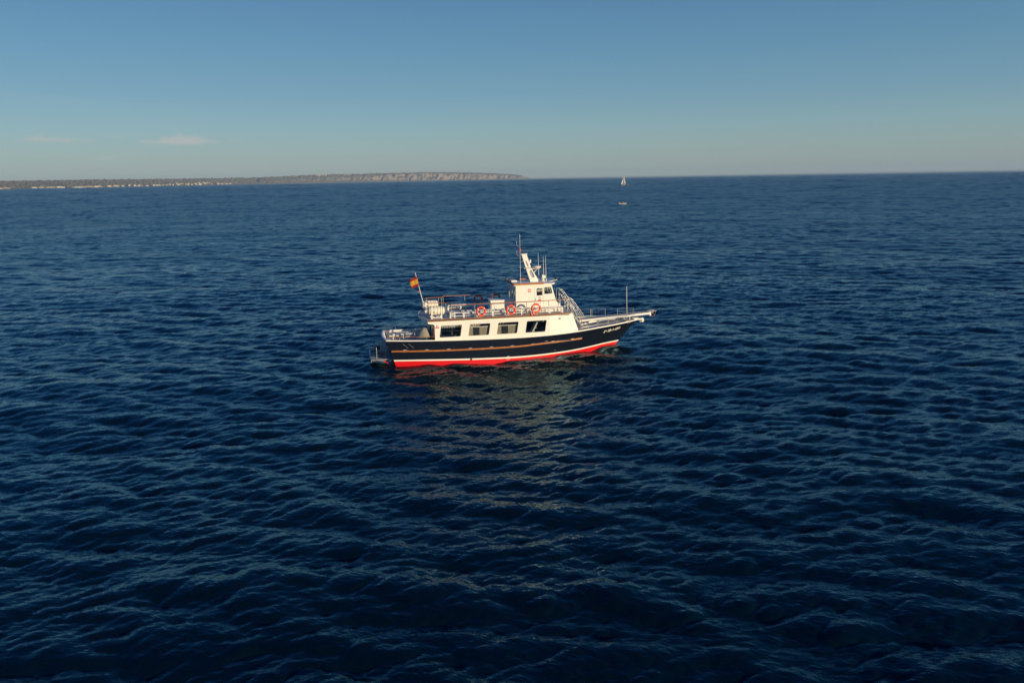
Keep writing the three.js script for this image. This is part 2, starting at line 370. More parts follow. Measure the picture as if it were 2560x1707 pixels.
function hullBand(lo, hi, nv, out = 0, s0 = 0, s1 = 1, transom = true) {       // lo, hi: level as a function of x
  const lvl = (s, t) => lerp(lo(X0(s)), hi(X0(s)), t), L = [];
  for (const sd of [1, -1]) L.push(gridGeo(110, nv, (u, t) => { const s = lerp(s0, s1, u), [x, y, b] = hullAt(s, lvl(s, t)); return [x, y, sd * (b + out)]; }, sd < 0));
  if (transom) L.push(gridGeo(24, nv, (u, t) => { const [x, y, b] = hullAt(0, lvl(0, t)); return [x - out - 0.18 * (1 - (2 * u - 1) ** 2), y, lerp(-1, 1, u) * (b + out)]; }));
  return L;
}
const ST = 0.058;
const hull = mesh('hull', hullBand((x) => stripeY(x) + ST, sheerY, 14), M.navy, boat);
mesh('bottom_paint', hullBand(() => -0.88, (x) => stripeY(x) - ST, 12), M.red, hull);
mesh('boot_stripe', hullBand((x) => stripeY(x) - ST, (x) => stripeY(x) + ST, 2, 0.002), M.stripe, hull);
for (const sd of [1, -1]) {
  const along = (s0, s1, n, y, out) => Array.from({ length: n + 1 }, (_, i) => { const s = lerp(s0, s1, i / n), [x, yy, b] = hullAt(s, y(X0(s))); return [x, yy, sd * (b + out)]; });
  mesh('gunwale', sweepBox(along(0, 0.995, 90, (x) => sheerY(x) + 0.02, -0.03), 0.13, 0.075), M.stripe, hull);
  const rub = mesh('rub_rail', sweepBox(along(0.004, 0.775, 70, rubY, 0.03), 0.085, 0.115), M.wood, hull);
  for (let k = 0; k < 9; k++) { const x = -7.3 + k * 1.58, y = rubY(x) + 0.085, [hx, , b] = hullAt(sAt(x, y), y); mesh('scupper', rbox(hx - 0.13, hx + 0.13, y - 0.012, y + 0.012, sd * (b + 0.008) - 0.016, sd * (b + 0.008) + 0.016, 0.008), M.reflective, hull); }
}
mesh('transom_cap', sweepBox(Array.from({ length: 17 }, (_, i) => { const u = i / 16, y = sheerY(-8.55) + 0.02, b = hullAt(0, y)[2]; return [hullAt(0, y)[0] + 0.02 - 0.18 * (1 - (2 * u - 1) ** 2), y, lerp(-b, b, u)]; }), 0.13, 0.075), M.stripe, hull);
{ // fold lines and welds that show on the topsides
  for (const dx of [0, 0.42]) { const p = Array.from({ length: 9 }, (_, i) => { const x = -7.45 + dx + i * 0.05, y = 1.86 - i * 0.045; return [x, y, hullAt(sAt(x, y), y)[2] + 0.004]; }); mesh('hull_scratch', pipe(p, 0.007, 16), M.grey, hull); }
  const ring = new THREE.TorusGeometry(0.13, 0.016, 6, 28).translate(0.28, 0.36, hullAt(sAt(0.28, 0.36), 0.36)[2] + 0.012), bar2 = box(0.06, 0.5, 0.345, 0.375, 0, 0.012).translate(0, 0, hullAt(sAt(0.28, 0.36), 0.36)[2] + 0.006);
  mesh('load_line_mark', [ring, bar2], M.stripe, hull);
  const ex = hullAt(sAt(-2.5, 0.47), 0.47); mesh('exhaust_outlet', new THREE.CylinderGeometry(0.07, 0.07, 0.06, 14).rotateX(Math.PI / 2).translate(-2.5, 0.45, ex[2] + 0.01), M.black, hull);
}
{ // registration lettering on both bows, wrapped on the planking
  const { FontLoader } = await import('three/addons/loaders/FontLoader.js'), { TextGeometry } = await import('three/addons/geometries/TextGeometry.js');
  const font = await new FontLoader().loadAsync('fonts/droid/droid_sans_bold.typeface.json');
  const line = (txt, size, x, y) => { const g = new TextGeometry(txt, { font, size, depth: 0.004, curveSegments: 3, bevelEnabled: false }); g.computeBoundingBox(); const w = g.boundingBox.max.x; g.translate(x, y, 0); return [g, w]; };
  for (const sd of [1, -1]) {
    const list = []; let x = 0;
    for (const [t, size, y] of [['2', 0.21, 0], ['a', 0.13, 0.09], [' IB-1-691', 0.21, 0]]) { const [g, w] = line(t.trim(), size, x + (t[0] === ' ' ? 0.06 : 0), y); list.push(g); x += w + 0.03; }
    const g = merge(list), p = g.attributes.position;
    for (let i = 0; i < p.count; i++) {
      const u = p.getX(i) + 0.25 * p.getY(i), px = sd > 0 ? 8.05 + u * (1.5 / x) : 8.05 + (x - u) * (1.5 / x), py = 1.60 + p.getY(i) + (px - 8.05) * 0.085, d = p.getZ(i) > 0.002 ? 0.008 : 0.002;
      p.setXYZ(i, px, py, sd * (hullAt(sAt(px, py), py)[2] + d));
    }
    g.computeVertexNormals();
    mesh('registration_number', g, M.stripe, hull).userData.label = 'white slanted registration lettering on the dark bow';
  }
}
// decks
mesh('foredeck', gridGeo(40, 12, (u, t) => { const x = lerp(5.2, 11.15, u), y = sheerY(x) - 0.03, b = hullAt(Math.min(1, sAt(x, y)), y)[2] - 0.03, z = lerp(b, -b, t); return [x, y + 0.09 * (1 - (2 * t - 1) ** 2), z]; }), M.deck, boat);
const aftDeck = mesh('aft_deck', gridGeo(14, 6, (u, t) => { const x = lerp(-8.55, -4.9, u), b = hullAt(Math.max(0, sAt(x, 1.62)), 1.62)[2] - 0.04; return [x, 1.62, lerp(b, -b, t)]; }), M.deck, boat);
mesh('bulwark_lining', hullBand(() => 1.62, (x) => sheerY(x) - 0.01, 2, -0.05, 0.004, 0.185), M.white, aftDeck);
mesh('forward_bulwark', sweepBox(Array.from({ length: 24 }, (_, i) => { const x = lerp(5.75, 9.9, i / 23), y = sheerY(x); return [x, y + 0.17 + 0.02, -(hullAt(sAt(x, y), y)[2] - 0.05)]; }), 0.05, 0.34), M.white, boat);

// saloon
const saloon = part('saloon');
const WIN = [[-4.78, -3.12], [-2.66, -1.02], [-0.55, 1.10], [1.60, 3.24]].map(([a, b]) => [[a, 2.22], [b - 0.13, 2.22], [b, 3.08], [a + 0.13, 3.08]]);
for (const sd of [1, -1]) {
  const base = []; for (let x = 3.5; x > -5.12; x -= 0.5) base.push([x, sheerY(x) - 0.02]);
  const sh = new THREE.Shape(); sh.moveTo(...base[0]); base.slice(1).forEach((p) => sh.lineTo(...p));
  sh.lineTo(-5.12, sheerY(-5.12) - 0.02); sh.lineTo(-5.12, 3.05); sh.quadraticCurveTo(-5.13, 3.2, -5.3, 3.21); sh.lineTo(-5.52, 3.24); sh.quadraticCurveTo(-5.62, 3.3, -5.62, 3.4); sh.lineTo(3.5, 3.4); sh.closePath();
  for (const w of WIN) sh.holes.push(roundShape(w, 0.09));
  const wall = mesh('side_wall', planUV(extrude(sh, 0.06).translate(0, 0, sd > 0 ? 2.34 : -2.40)), M.white, saloon);
  WIN.forEach((w, k) => {
    mesh('window_pane', extrude(roundShape(w, 0.09), 0.008).translate(0, 0, sd > 0 ? 2.362 : -2.372), M.glass, wall);
    mesh('window_frame', extrude(frameShape(w, 0.085, 0.006), 0.008).translate(0, 0, sd > 0 ? 2.40 : -2.408), M.grey, wall);
  });
  const z0 = 2.40, z1 = 2.13, y0 = sheerY(3.5) - 0.02, y1 = sheerY(5.5) - 0.02;
  let q = [[3.5, y0, sd * z0], [5.52, y1, sd * z1], [5.06, 3.4, sd * (z1 + 0.03)], [3.5, 3.4, sd * z0]];
  mesh('forward_side_wall', slab(sd > 0 ? q : q.slice().reverse(), 0.05), M.white, saloon);
  q = [[5.52, y1, sd * z1], [5.86, y1 + 0.03, sd * 1.92], [5.36, 3.4, sd * 1.92], [5.06, 3.4, sd * (z1 + 0.03)]];
  mesh('corner_panel', slab(sd > 0 ? q : q.slice().reverse(), 0.05), M.white, saloon);
  // air vent scoop on the forward wall
  mesh('vent_scoop', new THREE.SphereGeometry(0.085, 12, 8, 0, Math.PI).scale(1.25, 0.75, 0.7).rotateY(sd > 0 ? 0.12 : Math.PI - 0.12).translate(4.28, 3.13, sd * 2.30), M.grey, saloon);
}
mesh('front_wall', slab([[5.86, 2.0, 1.92], [5.86, 2.0, -1.92], [5.36, 3.4, -1.92], [5.36, 3.4, 1.92]], 0.05), M.white, saloon);
mesh('front_door', slab([[5.79, 2.2, 0.2], [5.79, 2.2, -0.5], [5.42, 3.25, -0.5], [5.42, 3.25, 0.2]], -0.03).translate(0.045, 0, 0), M.whitePlain, saloon);
mesh('floor', box(-4.95, 5.2, 1.38, 1.44, -2.2, 2.2), M.floor, saloon);
mesh('ceiling_panel', box(-5.0, 5.0, 3.34, 3.375, -2.3, 2.3), M.interior, saloon);
mesh('bulkhead', box(1.50, 1.56, 1.44, 3.34, -2.3, 0.9), M.interior, saloon);
mesh('bulkhead', box(3.3, 3.36, 1.44, 3.34, -2.3, 2.25), M.interior, saloon);
for (const sd of [1, -1]) mesh('interior_lining', box(-5.0, 3.3, 1.44, 2.16, sd * 2.31 - 0.015, sd * 2.31 + 0.015), M.interior, saloon);
// aft bulkhead of the saloon, open in the middle
mesh('entrance_header', box(-5.10, -5.04, 3.12, 3.34, -2.33, 2.33), M.white, saloon);
for (const z of [1.45, -0.38]) mesh('door_post', box(-5.16, -5.09, 1.62, 3.12, z - 0.045, z + 0.045), M.woodDark, saloon);
for (const sd of [1, -1]) WIN.forEach((w, k) => {
  const list = []; seed = 900 + k * 7 + sd;
  for (let x = w[0][0] + 0.16; x < w[2][0] - 0.08; x += 0.075) if (rnd() > 0.22) { const l = 0.05 + rnd() * (rnd() > 0.8 ? 0.22 : 0.12); list.push(box(x - 0.022, x + 0.022, 3.32 - l - 0.13, 3.32, sd * 2.17 - 0.03, sd * 2.17 + 0.03)); }
  mesh('hanging_straps', list, k % 2 ? M.raft : M.yellow, saloon).userData.kind = 'stuff';
});
for (const sd of [1, -1]) for (const k of [1, 2]) {
  const x0 = WIN[k][0][0], x1 = WIN[k][2][0], c = part('curtain_set', saloon);
  mesh('curtain_rail', box(x0 - 0.02, x1 + 0.02, 2.80, 2.86, sd * 2.24 - 0.015, sd * 2.24 + 0.015), M.whitePlain, c);
  for (const [a, b, m] of [[0, 0.22, M.curtain], [0.22, 0.50, M.curtainDark], [0.52, 1, M.curtain]]) {
    const p = lerp(x0, x1, a), q = lerp(x0, x1, b), n = Math.max(10, Math.round((q - p) * 60));
    mesh('curtain', gridGeo(n, 1, (u, t) => [lerp(p, q, u), lerp(1.95, 2.80, t), sd * (2.22 + 0.022 * Math.sin(lerp(p, q, u) * 75))], sd < 0), m, c);
  }
}
for (const [x0, x1, z] of [[-4.7, -1.4, -1.75], [-1.0, 1.3, -1.75], [-4.4, -3.3, 0.1], [-2.8, -1.7, 0.1]]) {   // saloon seats
  const s = part('saloon_bench', saloon), sl = [];
  for (let x = x0; x < x1; x += 0.13) sl.push(box(x, x + 0.07, 2.30, 2.62, z - 0.26, z - 0.21), box(x, x + 0.07, 1.865, 1.90, z - 0.205, z + 0.2));
  mesh('slats', sl, M.whitePlain, s).userData.kind = 'stuff';
  for (const x of [x0 + 0.08, x1 - 0.08]) mesh('leg', box(x - 0.03, x + 0.03, 1.44, 1.86, z - 0.2, z + 0.18), M.whitePlain, s);
}
// small companion stair inside, behind the forward window
{ const s = part('companion_stair', saloon);
  for (const z of [1.15, 1.75]) mesh('stringer', slab([[1.9, 1.45, z], [2.02, 1.45, z], [3.0, 3.3, z], [2.88, 3.3, z]], 0.04), M.whitePlain, s);
  for (let k = 0; k < 7; k++) mesh('tread', box(1.98 + k * 0.145, 2.2 + k * 0.145, 1.66 + k * 0.245, 1.69 + k * 0.245, 1.13, 1.75), M.whitePlain, s);
}
for (const [x, y] of [[-4.93, 3.05]]) {
  const s = mesh('safety_sign', rbox(x - 0.16, x + 0.16, y - 0.15, y + 0.13, 2.40, 2.412, 0.004), M.whitePlain, saloon);
  mesh('red_band', box(x - 0.15, x + 0.15, y - 0.145, y - 0.07, 2.411, 2.415), std(0.65, 0.06, 0.05), s);
  mesh('pictogram', [new THREE.SphereGeometry(0.028, 10, 8).scale(1, 1, 0.15).translate(x - 0.03, y + 0.075, 2.413), extrude(roundShape([[x - 0.08, y - 0.05], [x + 0.02, y - 0.05], [x - 0.01, y + 0.05], [x - 0.05, y + 0.05]], 0.01), 0.003).translate(0, 0, 2.4115), box(x + 0.05, x + 0.065, y - 0.04, y + 0.08, 2.411, 2.4145), box(x + 0.09, x + 0.105, y - 0.04, y + 0.08, 2.411, 2.4145)], M.black, s);
}

// upper deck
const upper = part('upper_deck');
{
  const rim = [[-5.58, 2.43], [3.45, 2.43], [5.12, 2.18], [5.40, 1.95]], aft = []; for (let i = 0; i <= 10; i++) { const t = i / 10; aft.push([-5.58 - 0.42 * Math.sin(Math.PI * t) ** 0.8, lerp(-2.43, 2.43, t)]); }
  const sh = new THREE.Shape(); rim.forEach(([x, z], i) => i ? sh.lineTo(x, z) : sh.moveTo(x, z)); rim.slice().reverse().forEach(([x, z]) => sh.lineTo(x, -z)); aft.slice(1, -1).forEach(([x, z]) => sh.lineTo(x, z)); sh.closePath();
  mesh('deck_plate', planUV(extrude(sh, 0.10).rotateX(Math.PI / 2).translate(0, 3.51, 0)), M.deck, upper);
  for (const sd of [1, -1]) mesh('wood_edge', sweepBox(rim.slice(0, 3).map(([x, z]) => [x, 3.465, sd * (z + 0.012)]), 0.05, 0.105), M.woodDark, upper);
  for (const sd of [1, -1]) mesh('wood_edge_cap', sweepBox(rim.slice(0, 3).map(([x, z]) => [x, 3.532, sd * (z + 0.006)]), 0.075, 0.025), M.wood, upper);
  mesh('aft_fascia', sweepBox(aft.map(([x, z]) => [x - 0.01, 3.43, z]), 0.04, 0.20), M.white, upper);
}

// rails: each run is one part with its own posts
function railing(name, parent, pts, y, opts = {}) {        // pts: [x, z] along the rail; y: floor and top heights (numbers or functions of x)
  const { posts = [], mid = [], capMat = M.wood, capR = 0.028, wood = true, postR = 0.016 } = opts, y0 = (x) => typeof y[0] === 'function' ? y[0](x) : y[0], y1 = (x) => typeof y[1] === 'function' ? y[1](x) : y[1];
  const run = part(name, parent);
  mesh('top_rail', wood ? sweepBox(pts.map(([x, z]) => [x, y1(x), z]), 0.075, 0.042) : pipe(pts.map(([x, z]) => [x, y1(x), z]), capR, 40, false), capMat, run);
  for (const f of mid) mesh('mid_rail', pipe(pts.map(([x, z]) => [x, lerp(y0(x), y1(x), f), z]), 0.011, 40, false), M.steel, run);
  for (const [x, z] of posts) mesh('post', bar([x, y0(x), z], [x, y1(x) - 0.01, z], postR), M.steel, run);
  return run;
}
const sideZ = (x) => x < 3.45 ? 2.36 : lerp(2.36, 2.10, (x - 3.45) / 1.7);
for (const sd of [1, -1]) {
  const pts = [-3.85, -2, 0, 2, 3.45, sd > 0 ? 4.95 : 4.4].map((x) => [x, sd * sideZ(x)]);
  railing('upper_rail', upper, pts, [3.51, 4.53], { mid: [0.5], posts: [-3.85, -2.15, -0.7, 0.95, 2.75, 4.35].map((x) => [x, sd * sideZ(x)]) });
}
railing('stern_rail', upper, [[-3.85, 2.36], [-4.07, 0.87], [-5.33, 0.68], [-5.46, -0.62]], [3.51, 4.50], { posts: [[-4.07, 0.87], [-5.33, 0.68], [-5.46, -0.62]] });
railing('stern_rail', upper, [[-5.46, -0.62], [-5.25, -2.12], [-4.05, -2.06], [-3.85, -2.36]], [3.51, 4.50], { posts: [[-5.15, -2.12], [-4.25, -2.07], [-4.02, -2.1]] });
railing('front_rail', upper, [[4.95, 2.02], [5.16, 1.35]], [3.51, 4.55], { wood: false, capR: 0.018, capMat: M.steel, mid: [0.5], posts: [[4.95, 2.02], [5.16, 1.35]] });
railing('front_rail', upper, [[5.2, 0.35], [5.2, -1.0], [5.05, -2.05]], [3.51, 4.6], { wood: false, capR: 0.018, capMat: M.steel, mid: [0.5], posts: [[5.2, 0.35], [5.2, -1.0]] });
// deck box in front of the wheelhouse's after wall
mesh('deck_locker', [rbox(-0.62, 1.13, 3.51, 4.42, -0.55, 0.45, 0.03), rbox(-0.66, 1.13, 4.42, 4.46, -0.6, 0.5, 0.015)], M.white, upper);

// wheelhouse
const wh = part('wheelhouse');
{
  const out = [[1.15, 3.51], [4.62, 3.51], [4.60, 4.05], [4.27, 4.28], [3.90, 5.60], [1.15, 5.60]];
  const door = [[2.76, 4.80], [3.19, 4.81], [3.19, 5.33], [2.76, 5.33]], fwd = [[3.34, 4.88], [3.98, 4.90], [3.86, 5.40], [3.34, 5.40]];
  for (const sd of [1, -1]) {
    const sh = new THREE.Shape(); out.forEach((p, i) => i ? sh.lineTo(...p) : sh.moveTo(...p)); sh.closePath();
    sh.holes.push(roundShape(door, 0.035), roundShape(fwd, [0.1, 0.06, 0.1, 0.1]));
    const w = mesh('side_wall', planUV(extrude(sh, 0.05).translate(0, 0, sd > 0 ? 1.30 : -1.35)), M.white, wh);
    mesh('window_pane', extrude(roundShape(fwd, 0.08), 0.008).translate(0, 0, sd > 0 ? 1.32 : -1.33), M.glass, w);
    mesh('window_frame', extrude(frameShape(fwd, 0.08, 0.006), 0.008).translate(0, 0, sd > 0 ? 1.35 : -1.362), M.grey, w);
    const d = mesh('door', [box(2.585, 2.597, 3.6, 5.45, sd * 1.352 - 0.004, sd * 1.352 + 0.004), box(3.273, 3.285, 3.6, 5.45, sd * 1.352 - 0.004, sd * 1.352 + 0.004), box(2.585, 3.285, 5.45, 5.462, sd * 1.352 - 0.004, sd * 1.352 + 0.004)], M.grey, wh);
    mesh('door_pane', extrude(roundShape(door, 0.035), 0.008).translate(0, 0, sd > 0 ? 1.32 : -1.33), M.glass, d);
    mesh('door_pane_frame', extrude(frameShape(door, 0.03, 0.008), 0.01).translate(0, 0, sd > 0 ? 1.35 : -1.364), M.black, d);
    mesh('door_handle', rbox(2.655, 2.685, 4.45, 4.58, sd * 1.375 - 0.02, sd * 1.375 + 0.02, 0.01), M.steel, d);
  }
  // after wall with door and two narrow windows
  const aw = (z0, z1, y0, y1) => [[z0, y0], [z1, y0], [z1, y1], [z0, y1]];
  const sh = new THREE.Shape(); aw(-1.30, 1.30, 3.51, 5.60).forEach((p, i) => i ? sh.lineTo(...p) : sh.moveTo(...p)); sh.closePath();
  const holes = [aw(-1.1, -0.55, 4.45, 5.35), aw(-0.25, 0.25, 4.45, 5.3), aw(0.6, 1.12, 4.45, 5.35)];
  holes.forEach((h) => sh.holes.push(roundShape(h, 0.05)));
  const w = mesh('after_wall', planUV(extrude(sh, 0.05).rotateY(-Math.PI / 2).translate(1.20, 0, 0)), M.white, wh);
  holes.forEach((h) => mesh('window_pane', extrude(roundShape(h, 0.05), 0.008).rotateY(-Math.PI / 2).translate(1.18, 0, 0), M.glass, w));
  mesh('front_lower_wall', [slab([[4.62, 3.51, 1.30], [4.62, 3.51, -1.30], [4.60, 4.05, -1.30], [4.60, 4.05, 1.30]], 0.04), slab([[4.60, 4.05, 1.30], [4.60, 4.05, -1.30], [4.27, 4.28, -1.30], [4.27, 4.28, 1.30]], 0.04)], M.white, wh);
  // raked front with three windows
  const H = Math.hypot(0.37, 1.32), fs = new THREE.Shape(); [[-1.30, 0], [1.30, 0], [1.30, H], [-1.30, H]].forEach((p, i) => i ? fs.lineTo(...p) : fs.moveTo(...p)); fs.closePath();
  const fw = [-0.84, 0, 0.84].map((c) => [[c - 0.37, 0.5], [c + 0.37, 0.5], [c + 0.37, 1.15], [c - 0.37, 1.15]]);
  fw.forEach((h) => fs.holes.push(roundShape(h, 0.06)));
  const turn = (g) => g.rotateY(Math.PI / 2).rotateZ(Math.atan2(0.37, 1.32)).translate(4.225, 4.28, 0);
  const f = mesh('front_wall', turn(extrude(fs, 0.04)), M.white, wh);
  fw.forEach((h) => mesh('window_pane', turn(extrude(roundShape(h, 0.06), 0.008).translate(0, 0, 0.016)), M.glass, f));
  mesh('console', [rbox(3.35, 4.1, 3.51, 4.72, -1.1, 1.1, 0.03)], M.interior, wh);
  mesh('helm_seat', [rbox(2.75, 3.15, 4.2, 4.32, 0.3, 0.75, 0.04), rbox(2.72, 2.82, 4.3, 4.95, 0.3, 0.75, 0.04), bar([2.95, 3.51, 0.52], [2.95, 4.2, 0.52], 0.05)], M.woodDark, wh);
  mesh('steering_wheel', [new THREE.TorusGeometry(0.25, 0.02, 8, 28).rotateY(Math.PI / 2).translate(3.3, 4.75, 0.5), bar([3.3, 4.5, 0.5], [3.3, 5.0, 0.5], 0.012), bar([3.3, 4.75, 0.25], [3.3, 4.75, 0.75], 0.012), bar([3.3, 4.75, 0.5], [3.42, 4.7, 0.5], 0.02)], M.wood, wh);
  mesh('inner_floor', box(1.2, 4.5, 3.512, 3.53, -1.29, 1.29), M.floor, wh);
  // roof
  const rs = roundShape([[0.98, -1.50], [3.98, -1.48], [4.25, -1.1], [4.25, 1.1], [3.98, 1.48], [0.98, 1.50]], [0.06, 0.1, 0.15, 0.15, 0.1, 0.06]);
  const roof = mesh('roof', planUV(extrude(rs, 0.09).rotateX(Math.PI / 2).translate(0, 5.69, 0)), M.white, wh);
  mesh('roof_trim', sweepBox([[0.98, 5.715, 1.50], [3.3, 5.715, 1.49]], 0.06, 0.13), M.wood, roof);
  mesh('roof_trim', sweepBox([[0.98, 5.715, -1.50], [3.3, 5.715, -1.49]], 0.06, 0.13), M.wood, roof);
  mesh('roof_trim', sweepBox([[0.97, 5.715, -1.52], [0.97, 5.715, 1.52]], 0.06, 0.13), M.wood, roof);
  mesh('sun_visor', slab([[3.95, 5.70, -1.2], [4.62, 5.80, -1.05], [4.62, 5.80, 0.35], [3.95, 5.70, 0.4]].reverse(), 0.03), M.whitePlain, roof);
  mesh('roof_locker', rbox(1.15, 1.6, 5.69, 5.80, -1.1, -0.2, 0.03), M.whitePlain, roof);
  // signs on the starboard wall
  const redM = std(0.62, 0.05, 0.045, 0.5);
  const sg = mesh('notice_sign', rbox(1.98, 2.34, 5.02, 5.36, 1.35, 1.358, 0.003), M.whitePlain, wh);
  for (const y of [5.06, 5.21]) { mesh('red_plate', rbox(2.06, 2.32, y, y + 0.115, 1.357, 1.363, 0.003), redM, sg); for (let i = 0; i < 6; i++) mesh('letter', box(2.085 + i * 0.036, 2.107 + i * 0.036, y + 0.035, y + 0.08, 1.362, 1.3655), M.whitePlain, sg); }
  const ns = mesh('no_entry_sign', [new THREE.TorusGeometry(0.075, 0.012, 6, 24).translate(2.98, 4.62, 1.357), bar([2.93, 4.67, 1.356], [3.03, 4.57, 1.356], 0.01)], M.grey, wh);
  mesh('red_plate', rbox(2.87, 3.09, 4.40, 4.50, 1.352, 1.359, 0.003), redM, ns);
}

// raked signal mast with its lamps, radar and aerials
const mast = part('mast');
{
  const sh = new THREE.Shape(); [[2.58, 5.68], [3.27, 5.68], [2.62, 6.75], [2.28, 7.80], [1.90, 7.80], [2.18, 6.9]].forEach((p, i) => i ? sh.lineTo(...p) : sh.moveTo(...p)); sh.closePath();
  const holes = [[[2.62, 6.02], [2.84, 5.98], [2.90, 6.12], [2.66, 6.58], [2.50, 6.62], [2.46, 6.45]], [[2.32, 6.86], [2.46, 6.86], [2.28, 7.28], [2.16, 7.32]]];
  holes.forEach((h) => sh.holes.push(roundShape(h, 0.07)));
  mesh('mast_tower', extrude(sh, 0.30, 0.01).translate(0, 0, -0.15), M.white, mast);
  mesh('inset_panel', extrude(roundShape([[2.6, 5.8], [3.12, 5.8], [2.58, 6.72], [2.2, 7.5], [2.1, 7.2]], 0.02), 0.18).translate(0, 0, -0.09), M.grey, mast);
  mesh('cross_band', rbox(2.05, 2.68, 6.70, 6.78, -0.19, 0.19, 0.015), M.grey, mast);
  mesh('mast_cap', rbox(1.84, 2.36, 7.80, 7.84, -0.2, 0.2, 0.012), M.white, mast);
  const lamp = mesh('mast_lamp', [new THREE.CylinderGeometry(0.045, 0.055, 0.15, 12).translate(2.02, 7.915, 0), bar([2.15, 7.84, 0.08], [2.15, 7.99, 0.08], 0.012)], M.black, mast);
  mesh('forward_lamp', [new THREE.SphereGeometry(0.075, 12, 10).translate(2.60, 7.30, 0), rbox(2.44, 2.66, 7.12, 7.2, -0.09, 0.09, 0.02), new THREE.CylinderGeometry(0.06, 0.06, 0.1, 12).translate(2.6, 7.24, 0)], M.whitePlain, mast);
  mesh('horn', bar([2.42, 7.25, 0.1], [2.26, 7.86, 0.1], 0.035, 0.02), M.steel, mast);
  mesh('horn_bracket', [bar([2.42, 7.24, 0.1], [2.52, 7.10, 0], 0.015), bar([2.30, 7.65, 0.1], [2.24, 7.6, 0], 0.015)], M.steel, mast);
  const radar = mesh('radar_dome', new THREE.LatheGeometry([[0, -0.09], [0.24, -0.09], [0.31, -0.05], [0.325, 0], [0.30, 0.055], [0.2, 0.095], [0, 0.105]].map(([x, y]) => new THREE.Vector2(x, y)), 28).translate(3.12, 6.79, 0), M.raft, mast);
  mesh('radar_band', new THREE.TorusGeometry(0.322, 0.01, 6, 36).rotateX(Math.PI / 2).translate(3.12, 6.775, 0), M.orange, radar);
  mesh('radar_bracket', [rbox(2.6, 3.3, 6.66, 6.70, -0.12, 0.12, 0.01), bar([3.15, 6.66, 0], [2.82, 6.30, 0], 0.022)], M.whitePlain, radar);
  const main = mesh('radio_aerial', [bar([1.70, 5.68, 0.55], [1.69, 9.36, 0.55], 0.024, 0.011), bar([1.69, 7.3, 0.55], [2.08, 7.3, 0.1], 0.012), rbox(1.60, 1.80, 5.68, 5.71, 0.45, 0.65, 0.01)], M.steel, mast);
  for (const y of [8.45, 7.75]) { mesh('dipole', [pipe([[1.69, y, 0.55], [1.52, y, 0.55], [1.45, y + 0.10, 0.55], [1.44, y + 0.24, 0.55]], 0.013, 14), bar([1.44, y + 0.22, 0.55], [1.44, y + 0.38, 0.55], 0.02)], M.grey, main); }
  mesh('red_lamp', new THREE.CylinderGeometry(0.05, 0.05, 0.2, 12).translate(1.69, 8.2, 0.55), M.orange, main);
  for (const [x, z, h] of [[3.45, -0.75, 7.75], [3.52, 0.55, 7.62], [3.80, 0.15, 7.62]]) mesh('whip_aerial', [bar([x, 5.68, z], [x - 0.04, h, z], 0.02, 0.008), bar([x, 5.68, z], [x, 5.86, z], 0.032)], M.whitePlain, mast);
  const sl = mesh('searchlight', [new THREE.CylinderGeometry(0.16, 0.14, 0.26, 18).rotateZ(Math.PI / 2 - 0.15).translate(3.72, 5.98, -0.35), bar([3.68, 5.69, -0.35], [3.68, 5.86, -0.35], 0.05), rbox(3.55, 3.8, 5.69, 5.74, -0.5, -0.2, 0.01)], M.raft, mast);
  mesh('lens', new THREE.CylinderGeometry(0.135, 0.135, 0.02, 18).rotateZ(Math.PI / 2 - 0.15).translate(3.855, 6.0, -0.35), M.grey, sl);
  mesh('flood_lamp', [rbox(4.50, 4.66, 5.82, 5.98, 0.05, 0.30, 0.02), bar([4.56, 5.74, 0.17], [4.56, 5.84, 0.17], 0.02)], M.black, mast);
}

// stairs from the upper deck down to the foredeck
for (const [z0, z1, top, h] of [[0.42, 1.20, 3.5, 1.0], [-1.95, -1.2, 3.5, 1.33]]) {
  const s = part('deck_stair');
  const X1 = 5.28, X2 = 6.48, Y2 = 2.16;
  for (const z of [z0, z1]) {
    mesh('stringer', slab([[X1, top, z], [X1 + 0.07, top, z], [X2 + 0.07, Y2, z], [X2, Y2, z]], 0.025), M.steel, s);
    const T = top + h;
    mesh('handrail', pipe([[X1 - 0.1, T - 0.25, z], [X1 - 0.06, T - 0.02, z], [X1 + 0.1, T, z], [X1 + 0.24, T - 0.12, z], [X2 + 0.05, Y2 + 0.78, z], [X2 + 0.12, Y2 + 0.45, z], [X2 + 0.12, Y2, z]], 0.015, 50), M.steel, s);
    mesh('lower_handrail', pipe([[X1 + 0.06, T - 0.45, z], [X1 + 0.2, T - 0.5, z], [X2 + 0.02, Y2 + 0.42, z]], 0.011, 30), M.steel, s);
    mesh('handrail_post', [bar([X1 - 0.1, top, z], [X1 - 0.1, T - 0.24, z], 0.017), bar([lerp(X1, X2, 0.5), lerp(top, Y2, 0.5), z], [lerp(X1, X2, 0.5) + 0.1, lerp(T, Y2 + 0.78, 0.5) - 0.06, z], 0.014)], M.steel, s);
  }
  for (let k = 1; k < 6; k++) mesh('tread', box(lerp(X1, X2, k / 6) - 0.02, lerp(X1, X2, k / 6) + 0.14, lerp(top, Y2, k / 6), lerp(top, Y2, k / 6) + 0.03, z0, z1), M.grey, s);
}
